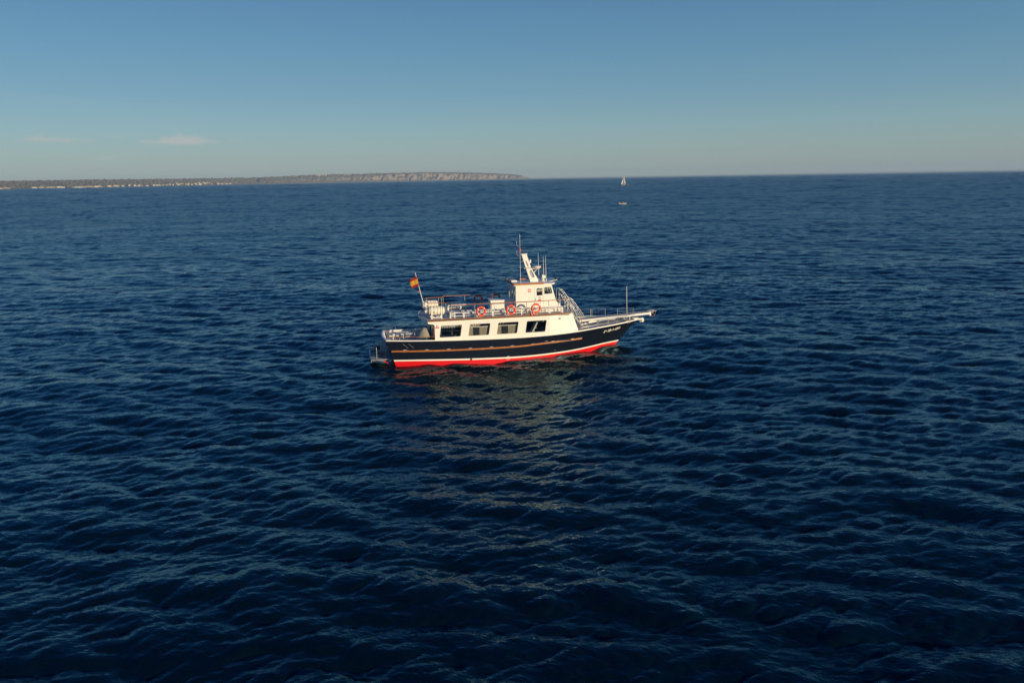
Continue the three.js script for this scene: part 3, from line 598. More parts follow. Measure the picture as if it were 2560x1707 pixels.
// foredeck rails
for (const sd of [1, -1]) {
  const up = sd > 0 ? 0.03 : 0.36, hgt = sd > 0 ? 0.47 : 0.55, base = (x) => sheerY(x) + up, z = (x) => sd * (hullAt(sAt(x, sheerY(x)), sheerY(x))[2] - 0.06);
  for (const [a, b] of sd > 0 ? [[6.0, 7.42], [7.52, 8.35], [8.42, 10.75]] : [[6.0, 7.9], [8.0, 9.0], [9.9, 11.0]]) {
    const xs = [0, 0.33, 0.66, 1].map((t) => lerp(a, b, t));
    railing('foredeck_rail', boat, xs.map((x) => [x, z(x)]), [base, (x) => base(x) + hgt], { wood: false, capR: 0.018, capMat: M.steel, mid: [0.45], posts: [a, ...(b - a > 1.9 ? [(a + b) / 2 - 0.35] : []), b].map((x) => [x, z(x)]) });
  }
}
mesh('pulpit_rail', pipe([[9.9, 3.05, -0.85], [10.4, 3.12, -0.6], [10.9, 3.08, -0.2], [11.05, 2.95, 0.12], [10.85, 2.78, 0.42], [10.80, 2.28, 0.42]], 0.016, 40), M.steel, boat);
mesh('bow_pole', [bar([10.42, 2.25, 0], [10.36, 4.94, 0], 0.038, 0.03), new THREE.SphereGeometry(0.045, 10, 8).translate(10.36, 4.95, 0)], M.steel, boat);
mesh('deck_hatch', [rbox(7.4, 8.1, 2.18, 2.30, -0.95, -0.45, 0.03)], M.whitePlain, boat);
{ const b = mesh('bow_roller', [rbox(10.95, 11.75, 2.30, 2.42, -0.22, -0.16, 0.02), rbox(10.95, 11.75, 2.30, 2.42, 0.16, 0.22, 0.02), rbox(10.9, 11.4, 2.29, 2.33, -0.2, 0.2, 0.01), new THREE.CylinderGeometry(0.07, 0.07, 0.3, 14).rotateX(Math.PI / 2).translate(11.68, 2.38, 0)], M.whitePlain, boat);
  for (const [x, z] of [[10.3, 0.62], [10.3, -0.62], [6.6, 1.72], [6.6, -1.72]]) mesh('bollard', [bar([x - 0.09, 2.16, z], [x - 0.09, 2.40, z], 0.035), bar([x + 0.09, 2.16, z], [x + 0.09, 2.40, z], 0.035), bar([x - 0.18, 2.33, z], [x + 0.18, 2.33, z], 0.025)], M.steel, boat); }
// aft deck: low rails, flag staff and stern platform
for (const sd of [1, -1]) {
  const z = (x) => sd * (hullAt(Math.max(0, sAt(x, 2.05)), 2.05)[2] - 0.05), xs = [-8.45, -7.6, -6.7, -5.9, -5.2];
  railing('aft_rail', boat, xs.map((x) => [x, z(x)]), [sheerY, (x) => sheerY(x) + 0.29], { wood: false, capR: 0.017, capMat: M.wood, posts: [-8.4, -7.65, -5.72].map((x) => [x, z(x)]) });
}
mesh('flag_staff', [bar([-5.52, 3.9, 0], [-6.13, 6.66, 0], 0.026, 0.018), rbox(-5.58, -5.46, 3.85, 4.1, -0.05, 0.05, 0.01), new THREE.SphereGeometry(0.03, 10, 8).translate(-6.135, 6.67, 0)], M.whitePlain, boat);
{
  const p = part('stern_platform');
  for (let k = 0; k < 9; k++) mesh('plank', rbox(-9.72, -8.3, 0.60, 0.64, -1.38 + k * 0.31, -1.10 + k * 0.31, 0.012), M.grey, p);
  mesh('platform_frame', [rbox(-9.74, -9.66, 0.50, 0.60, -1.4, 1.4, 0.01), bar([-9.6, 0.55, 1.25], [-8.12, 0.55, 1.25], 0.035), bar([-9.6, 0.55, -1.25], [-8.12, 0.55, -1.25], 0.035), bar([-9.0, 0.55, 1.1], [-8.1, 0.15, 1.1], 0.03), bar([-9.0, 0.55, -1.1], [-8.1, 0.15, -1.1], 0.03)], M.steel, p);
  mesh('end_guard', extrude(roundShape([[-1.42, 0.52], [-0.1, 0.52], [-0.1, 1.18], [-1.3, 1.22]], [0.1, 0.05, 0.2, 0.25]), 0.05).rotateY(-Math.PI / 2).translate(-9.72, 0, 0), M.whitePlain, p);
  mesh('side_guard', extrude(roundShape([[-9.1, 0.62], [-8.36, 0.62], [-8.5, 1.5], [-8.75, 1.5], [-9.1, 1.1]], 0.1), 0.05).translate(0, 0, -1.42), M.whitePlain, p);
  mesh('control_box', rbox(-9.3, -8.98, 0.98, 1.28, -0.75, -0.35, 0.03), M.black, p);
  mesh('box_stand', bar([-9.14, 0.64, -0.55], [-9.14, 0.98, -0.55], 0.04), M.steel, p);
  const seat = mesh('wooden_seat', [rbox(-9.22, -8.68, 0.80, 0.85, 0.2, 0.62, 0.012)], M.wood, p);
  for (const x of [-9.15, -8.75]) mesh('seat_leg', box(x - 0.02, x + 0.02, 0.64, 0.80, 0.3, 0.5), M.steel, seat);
  for (const [x, z, h] of [[-9.36, -1.0, 1.72], [-8.64, -1.45, 1.75], [-9.30, 1.2, 1.50], [-8.66, 1.25, 1.50]]) mesh('hand_post', [bar([x, 0.6, z], [x, h, z], 0.026), new THREE.SphereGeometry(0.036, 10, 8).translate(x, h, z)], M.steel, p);
  const lad = mesh('boarding_ladder', [bar([-9.35, 0.62, 1.42], [-8.62, 0.40, 1.42], 0.02), bar([-9.35, 0.62, 1.14], [-8.62, 0.40, 1.14], 0.02), ...[0.2, 0.4, 0.6, 0.8].map((t) => bar([lerp(-9.35, -8.62, t), lerp(0.62, 0.40, t), 1.42], [lerp(-9.35, -8.62, t), lerp(0.62, 0.40, t), 1.14], 0.014))], M.steel, p);
  mesh('red_tip', [bar([-8.78, 0.45, 1.42], [-8.5, 0.36, 1.42], 0.035, 0.02), bar([-8.78, 0.45, 1.14], [-8.5, 0.36, 1.14], 0.035, 0.02)], M.red, lad);
}

// ------------------------------------------------------------------ things carried on the boat
// lifebuoys
function lifebuoy(at, label) {
  const o = aboard('lifebuoy', label, 'life ring', [at[0], at[1] - 0.375, at[2]], 0, 'orange life rings on the upper rails'), c = [0, 0.375, 0];
  mesh('ring', new THREE.TorusGeometry(0.302, 0.073, 12, 40).scale(1, 1, 0.8).translate(...c), M.orange, o);
  for (let k = 0; k < 4; k++) { const a = Math.PI / 4 + k * Math.PI / 2; mesh('reflective_band', new THREE.TorusGeometry(0.302, 0.0755, 12, 3, 0.13).scale(1, 1, 0.8).rotateZ(a - 0.065).translate(...c), M.reflective, o); }
  mesh('grab_line', new THREE.TorusGeometry(0.380, 0.006, 6, 44).translate(...c), M.rope, o);
  return o;
}
lifebuoy([-1.71, 3.99, 2.47], 'orange life ring on the starboard rail above the second saloon window from the stern');
lifebuoy([0.51, 3.99, 2.47], 'orange life ring on the starboard rail beside the after edge of the wheelhouse');
lifebuoy([2.41, 4.02, 2.47], 'orange life ring on the starboard rail in front of the wheelhouse side door');
lifebuoy([-1.06, 4.14, -2.47], 'orange life ring on the port rail behind the port deck bench');
lifebuoy([0.36, 4.18, -2.47], 'orange life ring on the port rail behind the white deck locker');
{ const o = aboard('lifebuoy_light', 'small orange float light hanging under the life ring by the wheelhouse door', 'float light', [2.06, 3.48, 2.46]);
  mesh('float', new THREE.LatheGeometry([[0, 0], [0.09, 0.01], [0.11, 0.08], [0.09, 0.17], [0.045, 0.22], [0, 0.23]].map(([x, y]) => new THREE.Vector2(x, y)), 16), M.orange, o);
  mesh('lens', new THREE.CylinderGeometry(0.03, 0.035, 0.06, 10).translate(0, 0.255, 0), M.reflective, o);
  mesh('lanyard', bar([0, 0.27, 0], [0.0, 0.5, -0.08], 0.006), M.rope, o); }
// life-raft canisters on their cradles
function raft(at, label) {
  const o = aboard('life_raft_canister', label, 'life raft', at, 0, 'white life raft canisters at the after end of the upper deck'), y = 0.57, r = 0.325;
  mesh('canister', new THREE.LatheGeometry([[0, -0.62], [0.16, -0.615], [0.27, -0.57], [r - 0.01, -0.48], [r, -0.3], [r, 0.3], [r - 0.01, 0.48], [0.27, 0.57], [0.16, 0.615], [0, 0.62]].map(([x, yy]) => new THREE.Vector2(x, yy)), 30).rotateZ(Math.PI / 2).translate(0, y, 0), M.raft, o);
  mesh('seam', new THREE.TorusGeometry(1, 0.02, 6, 40).scale(0.615, r + 0.008, 1).rotateX(Math.PI / 2).scale(1, 1, 1).translate(0, y, 0), M.raft, o);
  for (const x of [-0.42, -0.18, 0.06, 0.30, 0.46]) mesh('strap', new THREE.TorusGeometry(r + 0.003, 0.012, 6, 32).rotateY(Math.PI / 2).translate(x, y, 0), M.strap, o);
  const c = part('cradle', o);
  for (const x of [-0.36, 0.36]) { mesh('cradle_leg', [box(x - 0.035, x + 0.035, 0, 0.42, 0.24, 0.31), box(x - 0.035, x + 0.035, 0, 0.42, -0.31, -0.24)], M.whitePlain, c); mesh('cradle_bar', [box(x - 0.03, x + 0.03, 0.2, 0.265, -0.24, 0.24)], M.whitePlain, c); }
  mesh('cradle_rail', [box(-0.36, 0.36, 0.06, 0.11, 0.25, 0.30), box(-0.36, 0.36, 0.06, 0.11, -0.30, -0.25)], M.whitePlain, c);
  mesh('release', rbox(-0.26, -0.16, y - 0.1, y - 0.03, r - 0.02, r + 0.025, 0.01), M.black, o);
  return o;
}
raft([-4.88, 3.51, 1.62], 'white life raft canister above the saloon entrance on the starboard side of the upper deck');
raft([-5.0, 3.51, -1.45], 'white life raft canister beside the flag staff, at the port corner of the upper deck');
// slatted benches along both sides of the upper deck
function bench(at, len, slat0, turn, label, group, legs = 3) {
  const o = aboard('deck_bench', label, 'bench', at, turn, group), list = [];
  for (let x = slat0; x < len - 0.03; x += 0.102) list.push(box(x, x + 0.052, 0.385, 0.41, -0.42, -0.03), box(x, x + 0.052, 0.275, 0.405, -0.028, 0.004), box(x, x + 0.052, 0.40, 0.47, -0.455, -0.425));
  mesh('slats', list, M.whitePlain, o).userData.kind = 'stuff';
  for (let k = 0; k < legs; k++) { const x = lerp(0.04, len - 0.04, k / (legs - 1)); mesh('leg', box(x - 0.032, x + 0.032, 0, 0.385, -0.06, -0.005), M.whitePlain, o); mesh('leg', box(x - 0.032, x + 0.032, 0, 0.385, -0.43, -0.375), M.whitePlain, o); mesh('foot_bar', box(x - 0.025, x + 0.025, 0.12, 0.165, -0.375, -0.06), M.whitePlain, o); }
  mesh('stretcher', [box(0.0, len, 0.13, 0.165, -0.05, -0.015), box(0, len, 0.345, 0.385, -0.40, -0.365), box(0, len, 0.345, 0.385, -0.075, -0.04)], M.whitePlain, o);
  return o;
}
{
  const names = ['behind the life raft', 'behind the after life ring', 'beside the after end of the wheelhouse', 'beside the wheelhouse side door'];
  for (let k = 0; k < 4; k++) bench([-3.92 + k * 2.16, 3.51, 2.0], 2.06, k ? 0.02 : 0.92, 0, 'white slatted bench along the starboard upper rail, ' + names[k], 'slatted benches on the upper deck');
  const pn = ['next to the port life raft', 'behind the white deck locker', 'on the far side of the wheelhouse'];
  for (let k = 0; k < 3; k++) bench([-3.6 + k * 2.16 + 2.06, 3.51, -2.0], 2.06, 0.02, Math.PI, 'white slatted bench along the port upper rail, ' + pn[k], 'slatted benches on the upper deck');
  bench([-7.95, 1.62, -1.0], 1.65, 0.02, 0, 'white slatted bench standing alone on the aft deck near the port bulwark');
}
{ const o = aboard('bench_end_cabinet', 'small white stand at the after end of the starboard bench row', 'stand', [-3.72, 3.51, 1.75]);
  mesh('top', rbox(-0.2, 0.2, 0.42, 0.46, -0.16, 0.16, 0.01), M.whitePlain, o); for (const [x, z] of [[-0.17, -0.13], [0.17, -0.13], [-0.17, 0.13], [0.17, 0.13]]) mesh('leg', box(x - 0.02, x + 0.02, 0, 0.42, z - 0.02, z + 0.02), M.whitePlain, o);
  mesh('drawer', rbox(-0.14, 0.14, 0.16, 0.38, -0.11, 0.11, 0.02), M.grey, o); }
// ensign at the stern
{
  const W = 512, H = 340, cv = document.createElement('canvas'); cv.width = W; cv.height = H;
  const c = cv.getContext('2d');
  c.fillStyle = '#7c0d18'; c.fillRect(0, 0, W, H); c.fillStyle = '#ac8016'; c.fillRect(0, H / 4, W, H / 2);
  // coat of arms, simplified: crown, quartered shield, two pillars
  const X = 190, Y = H / 2;
  c.fillStyle = '#8d1a1a'; c.fillRect(X - 30, Y - 22, 60, 48); c.beginPath(); c.arc(X, Y + 26, 30, 0, Math.PI); c.fill();
  c.fillStyle = '#d8d2c4'; c.fillRect(X, Y - 22, 30, 26); c.fillStyle = '#caa21a'; c.fillRect(X - 30, Y + 4, 30, 26);
  c.fillStyle = '#54310e'; c.fillRect(X - 30, Y - 40, 60, 12); for (let i = -2; i <= 2; i++) c.fillRect(X + i * 13 - 4, Y - 52, 8, 14);
  c.fillStyle = '#c9c2b2'; c.fillRect(X - 54, Y - 24, 11, 62); c.fillRect(X + 43, Y - 24, 11, 62); c.fillStyle = '#6b1717'; c.fillRect(X - 58, Y - 6, 19, 9); c.fillRect(X + 39, Y - 6, 19, 9);
  const t = new THREE.CanvasTexture(cv); t.colorSpace = THREE.SRGBColorSpace;
  const o = aboard('ensign', 'red and yellow striped flag with coat of arms flying at the stern staff', 'flag', [-5.9, 5.62, 0]);
  const g = gridGeo(30, 18, (u, v) => { const a = [-0.185 + 0.05, 0.12], b = [-0.185 + 0.03, 0.86]; const px = lerp(0.0, -0.155, v), py = lerp(0.11, 0.80, v), s = u; return [px - s * 0.56 + 0.02 * Math.sin(s * 9 + v * 2), py - s * 0.16 - 0.06 * s * s * (v - 0.2) + 0.015 * Math.sin(s * 11), s * 0.16 + 0.05 * Math.sin(s * 8.5 + v * 1.6) * (0.3 + s)]; });
  const uv = []; for (let j = 0; j <= 18; j++) for (let i = 0; i <= 30; i++) uv.push(i / 30, j / 18); g.setAttribute('uv', new THREE.Float32BufferAttribute(uv, 2));
  mesh('cloth', g, new THREE.MeshPhysicalMaterial({ map: t, roughness: 0.9, side: THREE.DoubleSide }), o);
  mesh('halyard', bar([0.02, 0.0, 0.02], [-0.19, 0.95, 0.02], 0.006), M.rope, o);
  mesh('toggle', rbox(-0.12, 0.03, -0.33, -0.29, -0.02, 0.02, 0.01), M.orange, o);
}
// landing gangway lying over the bow
{
  const o = aboard('gangway', 'long white landing gangway lying over the foredeck and out past the bow', 'gangway', [6.35, 2.30, 0]);
  const y = (x) => lerp(0.17, 0.53, x / 6.25);
  for (const z of [0.33, -0.33]) mesh('side_beam', sweepBox([[0, y(0), z], [5.95, y(5.95), z]], 0.05, 0.17), M.white, o);
  for (let k = 0; k < 20; k++) { const x = 0.05 + k * 0.31; mesh('plank', slab([[x, y(x) + 0.05, 0.30], [x + 0.28, y(x + 0.28) + 0.05, 0.30], [x + 0.28, y(x + 0.28) + 0.05, -0.30], [x, y(x) + 0.05, -0.30]].reverse(), 0.03), M.grey, o); }
  for (const z of [0.22, -0.22]) mesh('end_skid', [bar([5.8, y(5.8) + 0.1, z], [6.45, y(6.25) + 0.13, z], 0.025), bar([6.1, y(6.1) + 0.08, z], [6.2, y(6.1) - 0.12, z], 0.012)], M.steel, o);
  mesh('roller', new THREE.CylinderGeometry(0.075, 0.075, 0.7, 16).rotateX(Math.PI / 2).translate(5.9, y(5.9) - 0.12, 0), M.whitePlain, o);
  mesh('support', [box(0.5, 0.56, -0.02, y(0.5) - 0.08, -0.3, 0.3), box(4.2, 4.26, 0.02, y(4.2) - 0.08, -0.2, 0.2)], M.steel, o);
  mesh('hoist_line', pipe([[6.4, 0.66, 0.22], [6.3, 0.3, 0.22], [6.05, 0.2, 0.2], [5.8, 0.3, 0.1]], 0.01, 20), M.rope, o);
}
// anchor hanging at the bow roller
{
  const o = aboard('anchor', 'white painted anchor housed under the bow roller at the stem', 'anchor', [11.58, 2.10, 0], 0); o.scale.setScalar(0.82);
  mesh('shank', [bar([-0.35, 0.28, 0], [0.12, 0.12, 0], 0.05), new THREE.TorusGeometry(0.06, 0.018, 6, 16).translate(-0.38, 0.3, 0)], M.whitePlain, o);
  for (const sd of [1, -1]) mesh('fluke', new THREE.ExtrudeGeometry(roundShape([[-0.22, -0.06], [0.16, -0.12], [0.24, 0.1], [0.05, 0.2]], 0.03), { depth: 0.06, bevelEnabled: true, bevelSize: 0.015, bevelThickness: 0.015, bevelSegments: 1 }).rotateX(sd * 0.45).translate(0.06, 0.1, sd > 0 ? 0.06 : -0.12), M.raft, o);
  mesh('crown', rbox(0.02, 0.2, 0.0, 0.16, -0.2, 0.2, 0.04), M.raft, o);
}
// covered table and a stack of crates under the after overhang
{
  const o = aboard('covered_table', 'grey canvas cover over a table on the aft deck by the saloon entrance', 'covered table', [-5.6, 1.62, -0.5]);
  mesh('cover', gridGeo(24, 16, (u, v) => { const a = u * 2 * Math.PI, h = v, r = lerp(0.58, 0.14, Math.pow(h, 1.6)) * (1 + 0.07 * Math.sin(a * 7) * (1 - h)); return [Math.cos(a) * r, 0.02 + h * 0.80 - 0.02 * Math.sin(a * 7), -Math.sin(a) * r * 0.9]; }), M.tarp, o);
  mesh('peak', new THREE.SphereGeometry(0.125, 14, 8, 0, 2 * Math.PI, 0, Math.PI / 2).scale(1, 0.4, 0.9).translate(0, 0.815, 0), M.tarp, o);
}
for (let k = 0; k < 3; k++) { const o = aboard('plastic_crate', ['bottom', 'middle', 'topmost'][k] + ' white plastic crate of the stack inside the saloon entrance', 'crate', [-4.75, 1.44 + k * 0.27, -1.85], k * 0.07, 'crates stacked inside the saloon entrance'); mesh('crate_body', [rbox(-0.2, 0.2, 0, 0.02, -0.28, 0.28, 0.005), rbox(-0.2, -0.18, 0.02, 0.26, -0.28, 0.28, 0.005), rbox(0.18, 0.2, 0.02, 0.26, -0.28, 0.28, 0.005), rbox(-0.18, 0.18, 0.02, 0.26, -0.28, -0.26, 0.005), rbox(-0.18, 0.18, 0.02, 0.26, 0.26, 0.28, 0.005)], M.whitePlain, o); mesh('crate_rim', [rbox(-0.215, 0.215, 0.225, 0.265, 0.28, 0.295, 0.005), rbox(-0.215, 0.215, 0.225, 0.265, -0.295, -0.28, 0.005)], M.whitePlain, o); }

{ const o = aboard('hose_coil', 'flat coil of black hose lying on the aft deck behind the transom', 'hose', [-7.55, 1.62, 1.25]);
  for (let k = 0; k < 4; k++) mesh('hose_loop', new THREE.TorusGeometry(0.16 + k * 0.075, 0.035, 8, 36).rotateX(Math.PI / 2).translate(0, 0.036, 0), M.black, o); }

// ------------------------------------------------------------------ the far coast: low wooded land that rises to pale cliffs
const DEG = Math.PI / 180;
const shoreAt = curve([[-60, 3600], [-45, 4300], [-33, 5600], [-27, 6300], [-21, 8200], [-17, 10200], [-10, 12600], [-3, 14000], [1.6, 15200]]);      // distance of the shore line by bearing
const ridgeAt = curve([[-60, 44], [-45, 48], [-33, 54], [-27, 60], [-21, 68], [-17, 82], [-13, 112], [-10, 124], [-7, 132], [-4, 126], [-2, 110], [-0.4, 90], [0.4, 72], [1.0, 46], [1.4, 20], [1.6, 2]]);
const cliffAt = curve([[-60, 0.02], [-33, 0.02], [-21, 0.08], [-16, 0.30], [-12, 0.34], [-9, 0.55], [-6, 0.75], [-3, 0.85], [1.6, 0.9]]);           // share of the height that is bare rock
function landHeight(a, t) {                                           // a: bearing in degrees, t: 0 at the shore to 1 on the ridge
  const c = cliffAt(a), H = ridgeAt(a), gully = 0.5 + 0.5 * noise.noise(a * 1.7, 0.3, 7) + 0.4 * noise.noise(a * 5.3, t * 6, 2) + 0.2 * noise.noise(a * 13, t * 14, 8);
  const rise = c > 0.25 ? lerp(Math.pow(t, 0.9), sstep(0.02 + 0.2 * gully, 0.42 + 0.25 * gully, t), Math.min(1, c * 1.3)) : Math.pow(t, 1.35);
  return H * rise * (1 + 0.05 * noise.noise(a * 6, t * 4, 1)) + H * 0.05 * noise.noise(a * 17, t * 7, 5) * t + 2.5 * sstep(0, 0.06, t);
}
const bearing = (a, d) => [Math.sin(a * DEG) * d, -Math.cos(a * DEG) * d];
const depthAt = (a, t) => shoreAt(a) + t * lerp(1500, 900, sstep(-25, -8, a)) * (1 + 0.0 * a);
{
  const na = 900, nt = 26, pos = [], col = [], idx = [];
  const pine = [0.118, 0.116, 0.098], scrub = [0.185, 0.165, 0.132], rock = [0.31, 0.24, 0.175], rockPale = [0.35, 0.285, 0.215], sand = [0.19, 0.155, 0.11], field = [0.17, 0.145, 0.09];  // land colours lifted paler to carry part of the distance haze
  const mixc = (a, b, t) => a.map((v, i) => lerp(v, b[i], t));
  for (let i = 0; i <= na; i++) for (let j = 0; j <= nt; j++) {
    const a = lerp(-58, 1.6, i / na), t = j / nt, [x, z] = bearing(a + 0.05 * noise.noise(a * 5, t * 2, 3), depthAt(a, t)), y = j ? landHeight(a, t) : -2;
    pos.push(x, y, z);
    const n = noise.noise(a * 7.3, t * 9, 11), n2 = noise.noise(a * 23, t * 16, 4), dy = (landHeight(a, Math.min(1, t + 0.03)) - landHeight(a, Math.max(0, t - 0.03))) / ridgeAt(a), steep = sstep(0.08, 0.2, dy + n2 * 0.06);
    let c = mixc(pine, scrub, sstep(-0.15, 0.5, n + 0.25 * n2 + (a > -14 ? 0.22 : -0.12)));
    c = mixc(c, mixc(rock, rockPale, sstep(-0.4, 0.4, n2)), steep * sstep(0.1, 0.4, cliffAt(a)) * sstep(-0.45, 0.1, n + 0.3));
    if (t < 0.16) c = mixc(c, mixc(field, sand, sstep(-0.2, 0.4, n2)), (1 - sstep(0.03, 0.16, t)) * sstep(-0.5, 0.2, n + 0.3));
    if (a < -13 && a > -20 && t < 0.4) c = mixc(c, rock, sstep(0.05, 0.4, n) * (1 - sstep(0.15, 0.4, t)));
    col.push(...c);
  }
  for (let i = 0; i < na; i++) for (let j = 0; j < nt; j++) { const a = i * (nt + 1) + j, b = a + 1, c = a + nt + 1, d = c + 1; idx.push(a, c, b, b, c, d); }
  const g = new THREE.BufferGeometry(); g.setAttribute('position', new THREE.Float32BufferAttribute(pos, 3)); g.setAttribute('color', new THREE.Float32BufferAttribute(col, 3)); g.setIndex(idx); g.computeVertexNormals();
  if (g.attributes.normal.getY(4000) < 0) { const ix = g.index.array; for (let k = 0; k < ix.length; k += 3) { const q = ix[k]; ix[k] = ix[k + 1]; ix[k + 1] = q; } g.computeVertexNormals(); }
  mesh('coast_hills', g, new THREE.MeshStandardMaterial({ vertexColors: true, roughness: 1 }), null, 'structure').userData.label = 'low wooded coast rising to pale cliffs along the horizon';
  // woods on the ridge: crowns too far away to count
  seed = 4242;
  const n = 5200, crown = new THREE.IcosahedronGeometry(1, 1), inst = new THREE.InstancedMesh(crown, new THREE.MeshStandardMaterial({ roughness: 1 }), n), m = new THREE.Matrix4(), c3 = new THREE.Color();
  for (let k = 0; k < n; k++) {
    const a = lerp(-50, 0.9, rnd()), t = Math.pow(rnd(), 0.6), w = noise.noise(a * 2.1, t * 3, 21) + 0.25, [x, z] = bearing(a, depthAt(a, t)), s = w > 0 || a < -18 ? 4 + rnd() * 5 : 1.5 + rnd() * 2.5, sc = shoreAt(a) / 9000;
    m.makeScale(s * (1 + rnd()) * sc, s * (0.7 + 0.4 * rnd()) * sc, s * (1 + rnd()) * sc).setPosition(x, landHeight(a, t) + s * 0.3 * sc, z);
    inst.setMatrixAt(k, m); inst.setColorAt(k, c3.setRGB(0.108 + 0.02 * rnd(), 0.108 + 0.02 * rnd(), 0.092 + 0.02 * rnd()));  // crown colour paled towards haze like the land below
  }
  inst.name = 'far_woods'; inst.userData = { kind: 'stuff', label: 'dark pine woods on the far coast' }; shade(inst); scene.add(inst);
}
{ // houses of the far villages
  seed = 777;
  const wall = [std(0.40, 0.37, 0.33, 0.9), std(0.31, 0.25, 0.19, 0.9), std(0.27, 0.21, 0.16, 0.9)], roofM = std(0.34, 0.17, 0.10, 0.9);
  const body = box(-0.5, 0.5, 0, 1, -0.5, 0.5), gable = extrude(roundShape([[-0.56, 0], [0.56, 0], [0, 0.32]], 0), 1.1).translate(0, 1, -0.55);
  function house(a, t, w, h, d, kind, gabled, label, group) {
    const [x, z] = bearing(a, depthAt(a, t)), o = new THREE.Group(); o.name = numbered('far_house'); scene.add(o);
    o.position.set(x, landHeight(a, t) - 2, z); o.rotation.y = -a * DEG + (rnd() - 0.5) * 0.7; o.userData = { label, category: 'house', group };
    mesh('wall', body, wall[kind], o).scale.set(w, h + 2, d);
    if (gabled) { const r = mesh('roof', gable, roofM, o); r.scale.set(w, h * 0.8, d); r.position.y = (h + 2) - h * 0.8; } else { const r = mesh('roof', body, wall[kind], o); r.scale.set(w * 0.5, 2.5, d * 0.6); r.position.y = h + 2; }
  }
  const G1 = 'houses of the shore village under the wooded hill', L1 = 'small pale house in the shore village under the far wooded hill';
  const G2 = 'long low buildings beside the far beach', L2 = 'long low pale building beside the far beach';
  const G3 = 'houses on the plateau above the far cliffs', L3b = 'tiny white house on the plateau above the far pale cliffs';
  // bearing of a photograph column: clusters of buildings as they lie along the shore
  for (const [a0, a1, n] of [[-32.8, -31.6, 3], [-30.6, -28.9, 4], [-28.2, -26.2, 6]]) for (let k = 0; k < n; k++) house(lerp(a0, a1, (k + 0.2 + 0.6 * rnd()) / n), 0.03 + 0.05 * rnd(), 26 + rnd() * 40, 4 + rnd() * 3, 16, k % 3, false, L2, G2);
  for (const [a0, a1, t0, t1, n] of [[-27.0, -25.4, 0.03, 0.10, 10], [-25.2, -22.8, 0.03, 0.12, 16], [-22.8, -20.3, 0.04, 0.42, 34], [-20.3, -18.6, 0.05, 0.30, 14]]) for (let k = 0; k < n; k++) house(lerp(a0, a1, rnd()), lerp(t0, t1, Math.pow(rnd(), 1.4)), 10 + rnd() * 15, 5 + rnd() * 7, 12, k % 5 === 4 ? 1 : 0, k % 3 === 0, L1, G1);
  for (let k = 0; k < 90; k++) { const a = -13.5 + 12.5 * Math.pow(rnd(), 1.1); house(a, 0.72 + 0.27 * rnd(), 20 + rnd() * 26, 9 + rnd() * 10, 18, k % 4 === 3 ? 1 : 0, k % 3 === 0, L3b, G3); }
}

// ------------------------------------------------------------------ sloop under sail, far off
function onWater(name, label, category, az, d, heading, y = 0) {
  const [x, z] = bearing(az, d), o = new THREE.Group(); o.name = numbered(name); scene.add(o); o.position.set(x, y, z); o.position.y += seaAt(x, z, d)[1] * 0.5; o.rotation.y = heading * DEG; o.userData = { label, category }; return o;
}
function smallHull(L, B, D, sheer, x0 = -0.5) {                       // round-bilged hull with transom; x forward, its deck at height D
  const f = (u, v) => { const x = (u + x0) * L, b = B / 2 * (u < 0.55 ? lerp(0.72, 1, Math.sin(u / 0.55 * Math.PI / 2)) : Math.cos((u - 0.55) / 0.45 * Math.PI / 2)), a = v * Math.PI, top = D + sheer * (u - 0.4) ** 2; return [x + (u > 0.9 ? (u - 0.9) * Math.abs(Math.cos(a)) * L * 0.25 : 0), top - (top + 0.35) * Math.pow(Math.sin(a), 0.6), b * Math.cos(a)]; };
  return [gridGeo(30, 16, f), gridGeo(30, 4, (u, v) => { const p = f(u, 0); return [p[0], p[1] - 0.02, lerp(p[2], -p[2], v)]; }), gridGeo(1, 16, (u, v) => { const p = f(0, v); return [p[0], lerp(p[1], D, u), p[2] * (1 - u)]; })];
}
{
  const o = onWater('sailing_boat', 'sloop under white jib and mainsail coloured grey for shade, far off near the horizon', 'sailing boat', 8.08, 1270, 162);
  const hullS = mesh('hull', smallHull(11.5, 3.4, 1.1, 1.2), std(0.05, 0.055, 0.07, 0.4), o);
  mesh('transom_panel', rbox(-5.95, -5.7, 0.1, 1.3, -1.2, 1.2, 0.1), M.whitePlain, hullS);
  mesh('cabin', rbox(-1.4, 2.6, 1.0, 1.7, -1.0, 1.0, 0.2), M.whitePlain, o);
  mesh('mast', bar([1.0, 1.1, 0], [0.8, 18.2, 0], 0.13, 0.07), M.grey, o);
  mesh('boom', bar([0.9, 2.6, 0], [-2.5, 2.5, 0.72], 0.08), M.grey, o);
  const sail = (A, B, C, belly, side) => gridGeo(10, 14, (u, v) => { const p = [0, 1, 2].map((k) => lerp(lerp(A[k], B[k], u), C[k], v)); p[2] += side * belly * Math.sin(Math.PI * u) * (1 - v); return p; });
  mesh('mainsail', sail([0.85, 2.8, 0], [-2.4, 2.7, 0.7], [0.75, 16.2, 0], 0.3, 1), std(0.5, 0.48, 0.47, 0.9), o);  // shaded side of the sail put into its grey colour
  mesh('jib', sail([5.0, 1.5, 0], [2.4, 2.4, 0.9], [1.0, 13.6, 0], 0.5, 1), std(0.85, 0.84, 0.80, 0.9), o);
  mesh('pushpit', [pipe([[-5.5, 1.2, 1.1], [-5.6, 2.0, 1.1], [-5.7, 2.0, -1.1], [-5.5, 1.2, -1.1]], 0.04, 20), rbox(-5.6, -4.4, 1.9, 2.05, -0.9, 0.9, 0.05)], M.whitePlain, o);
}
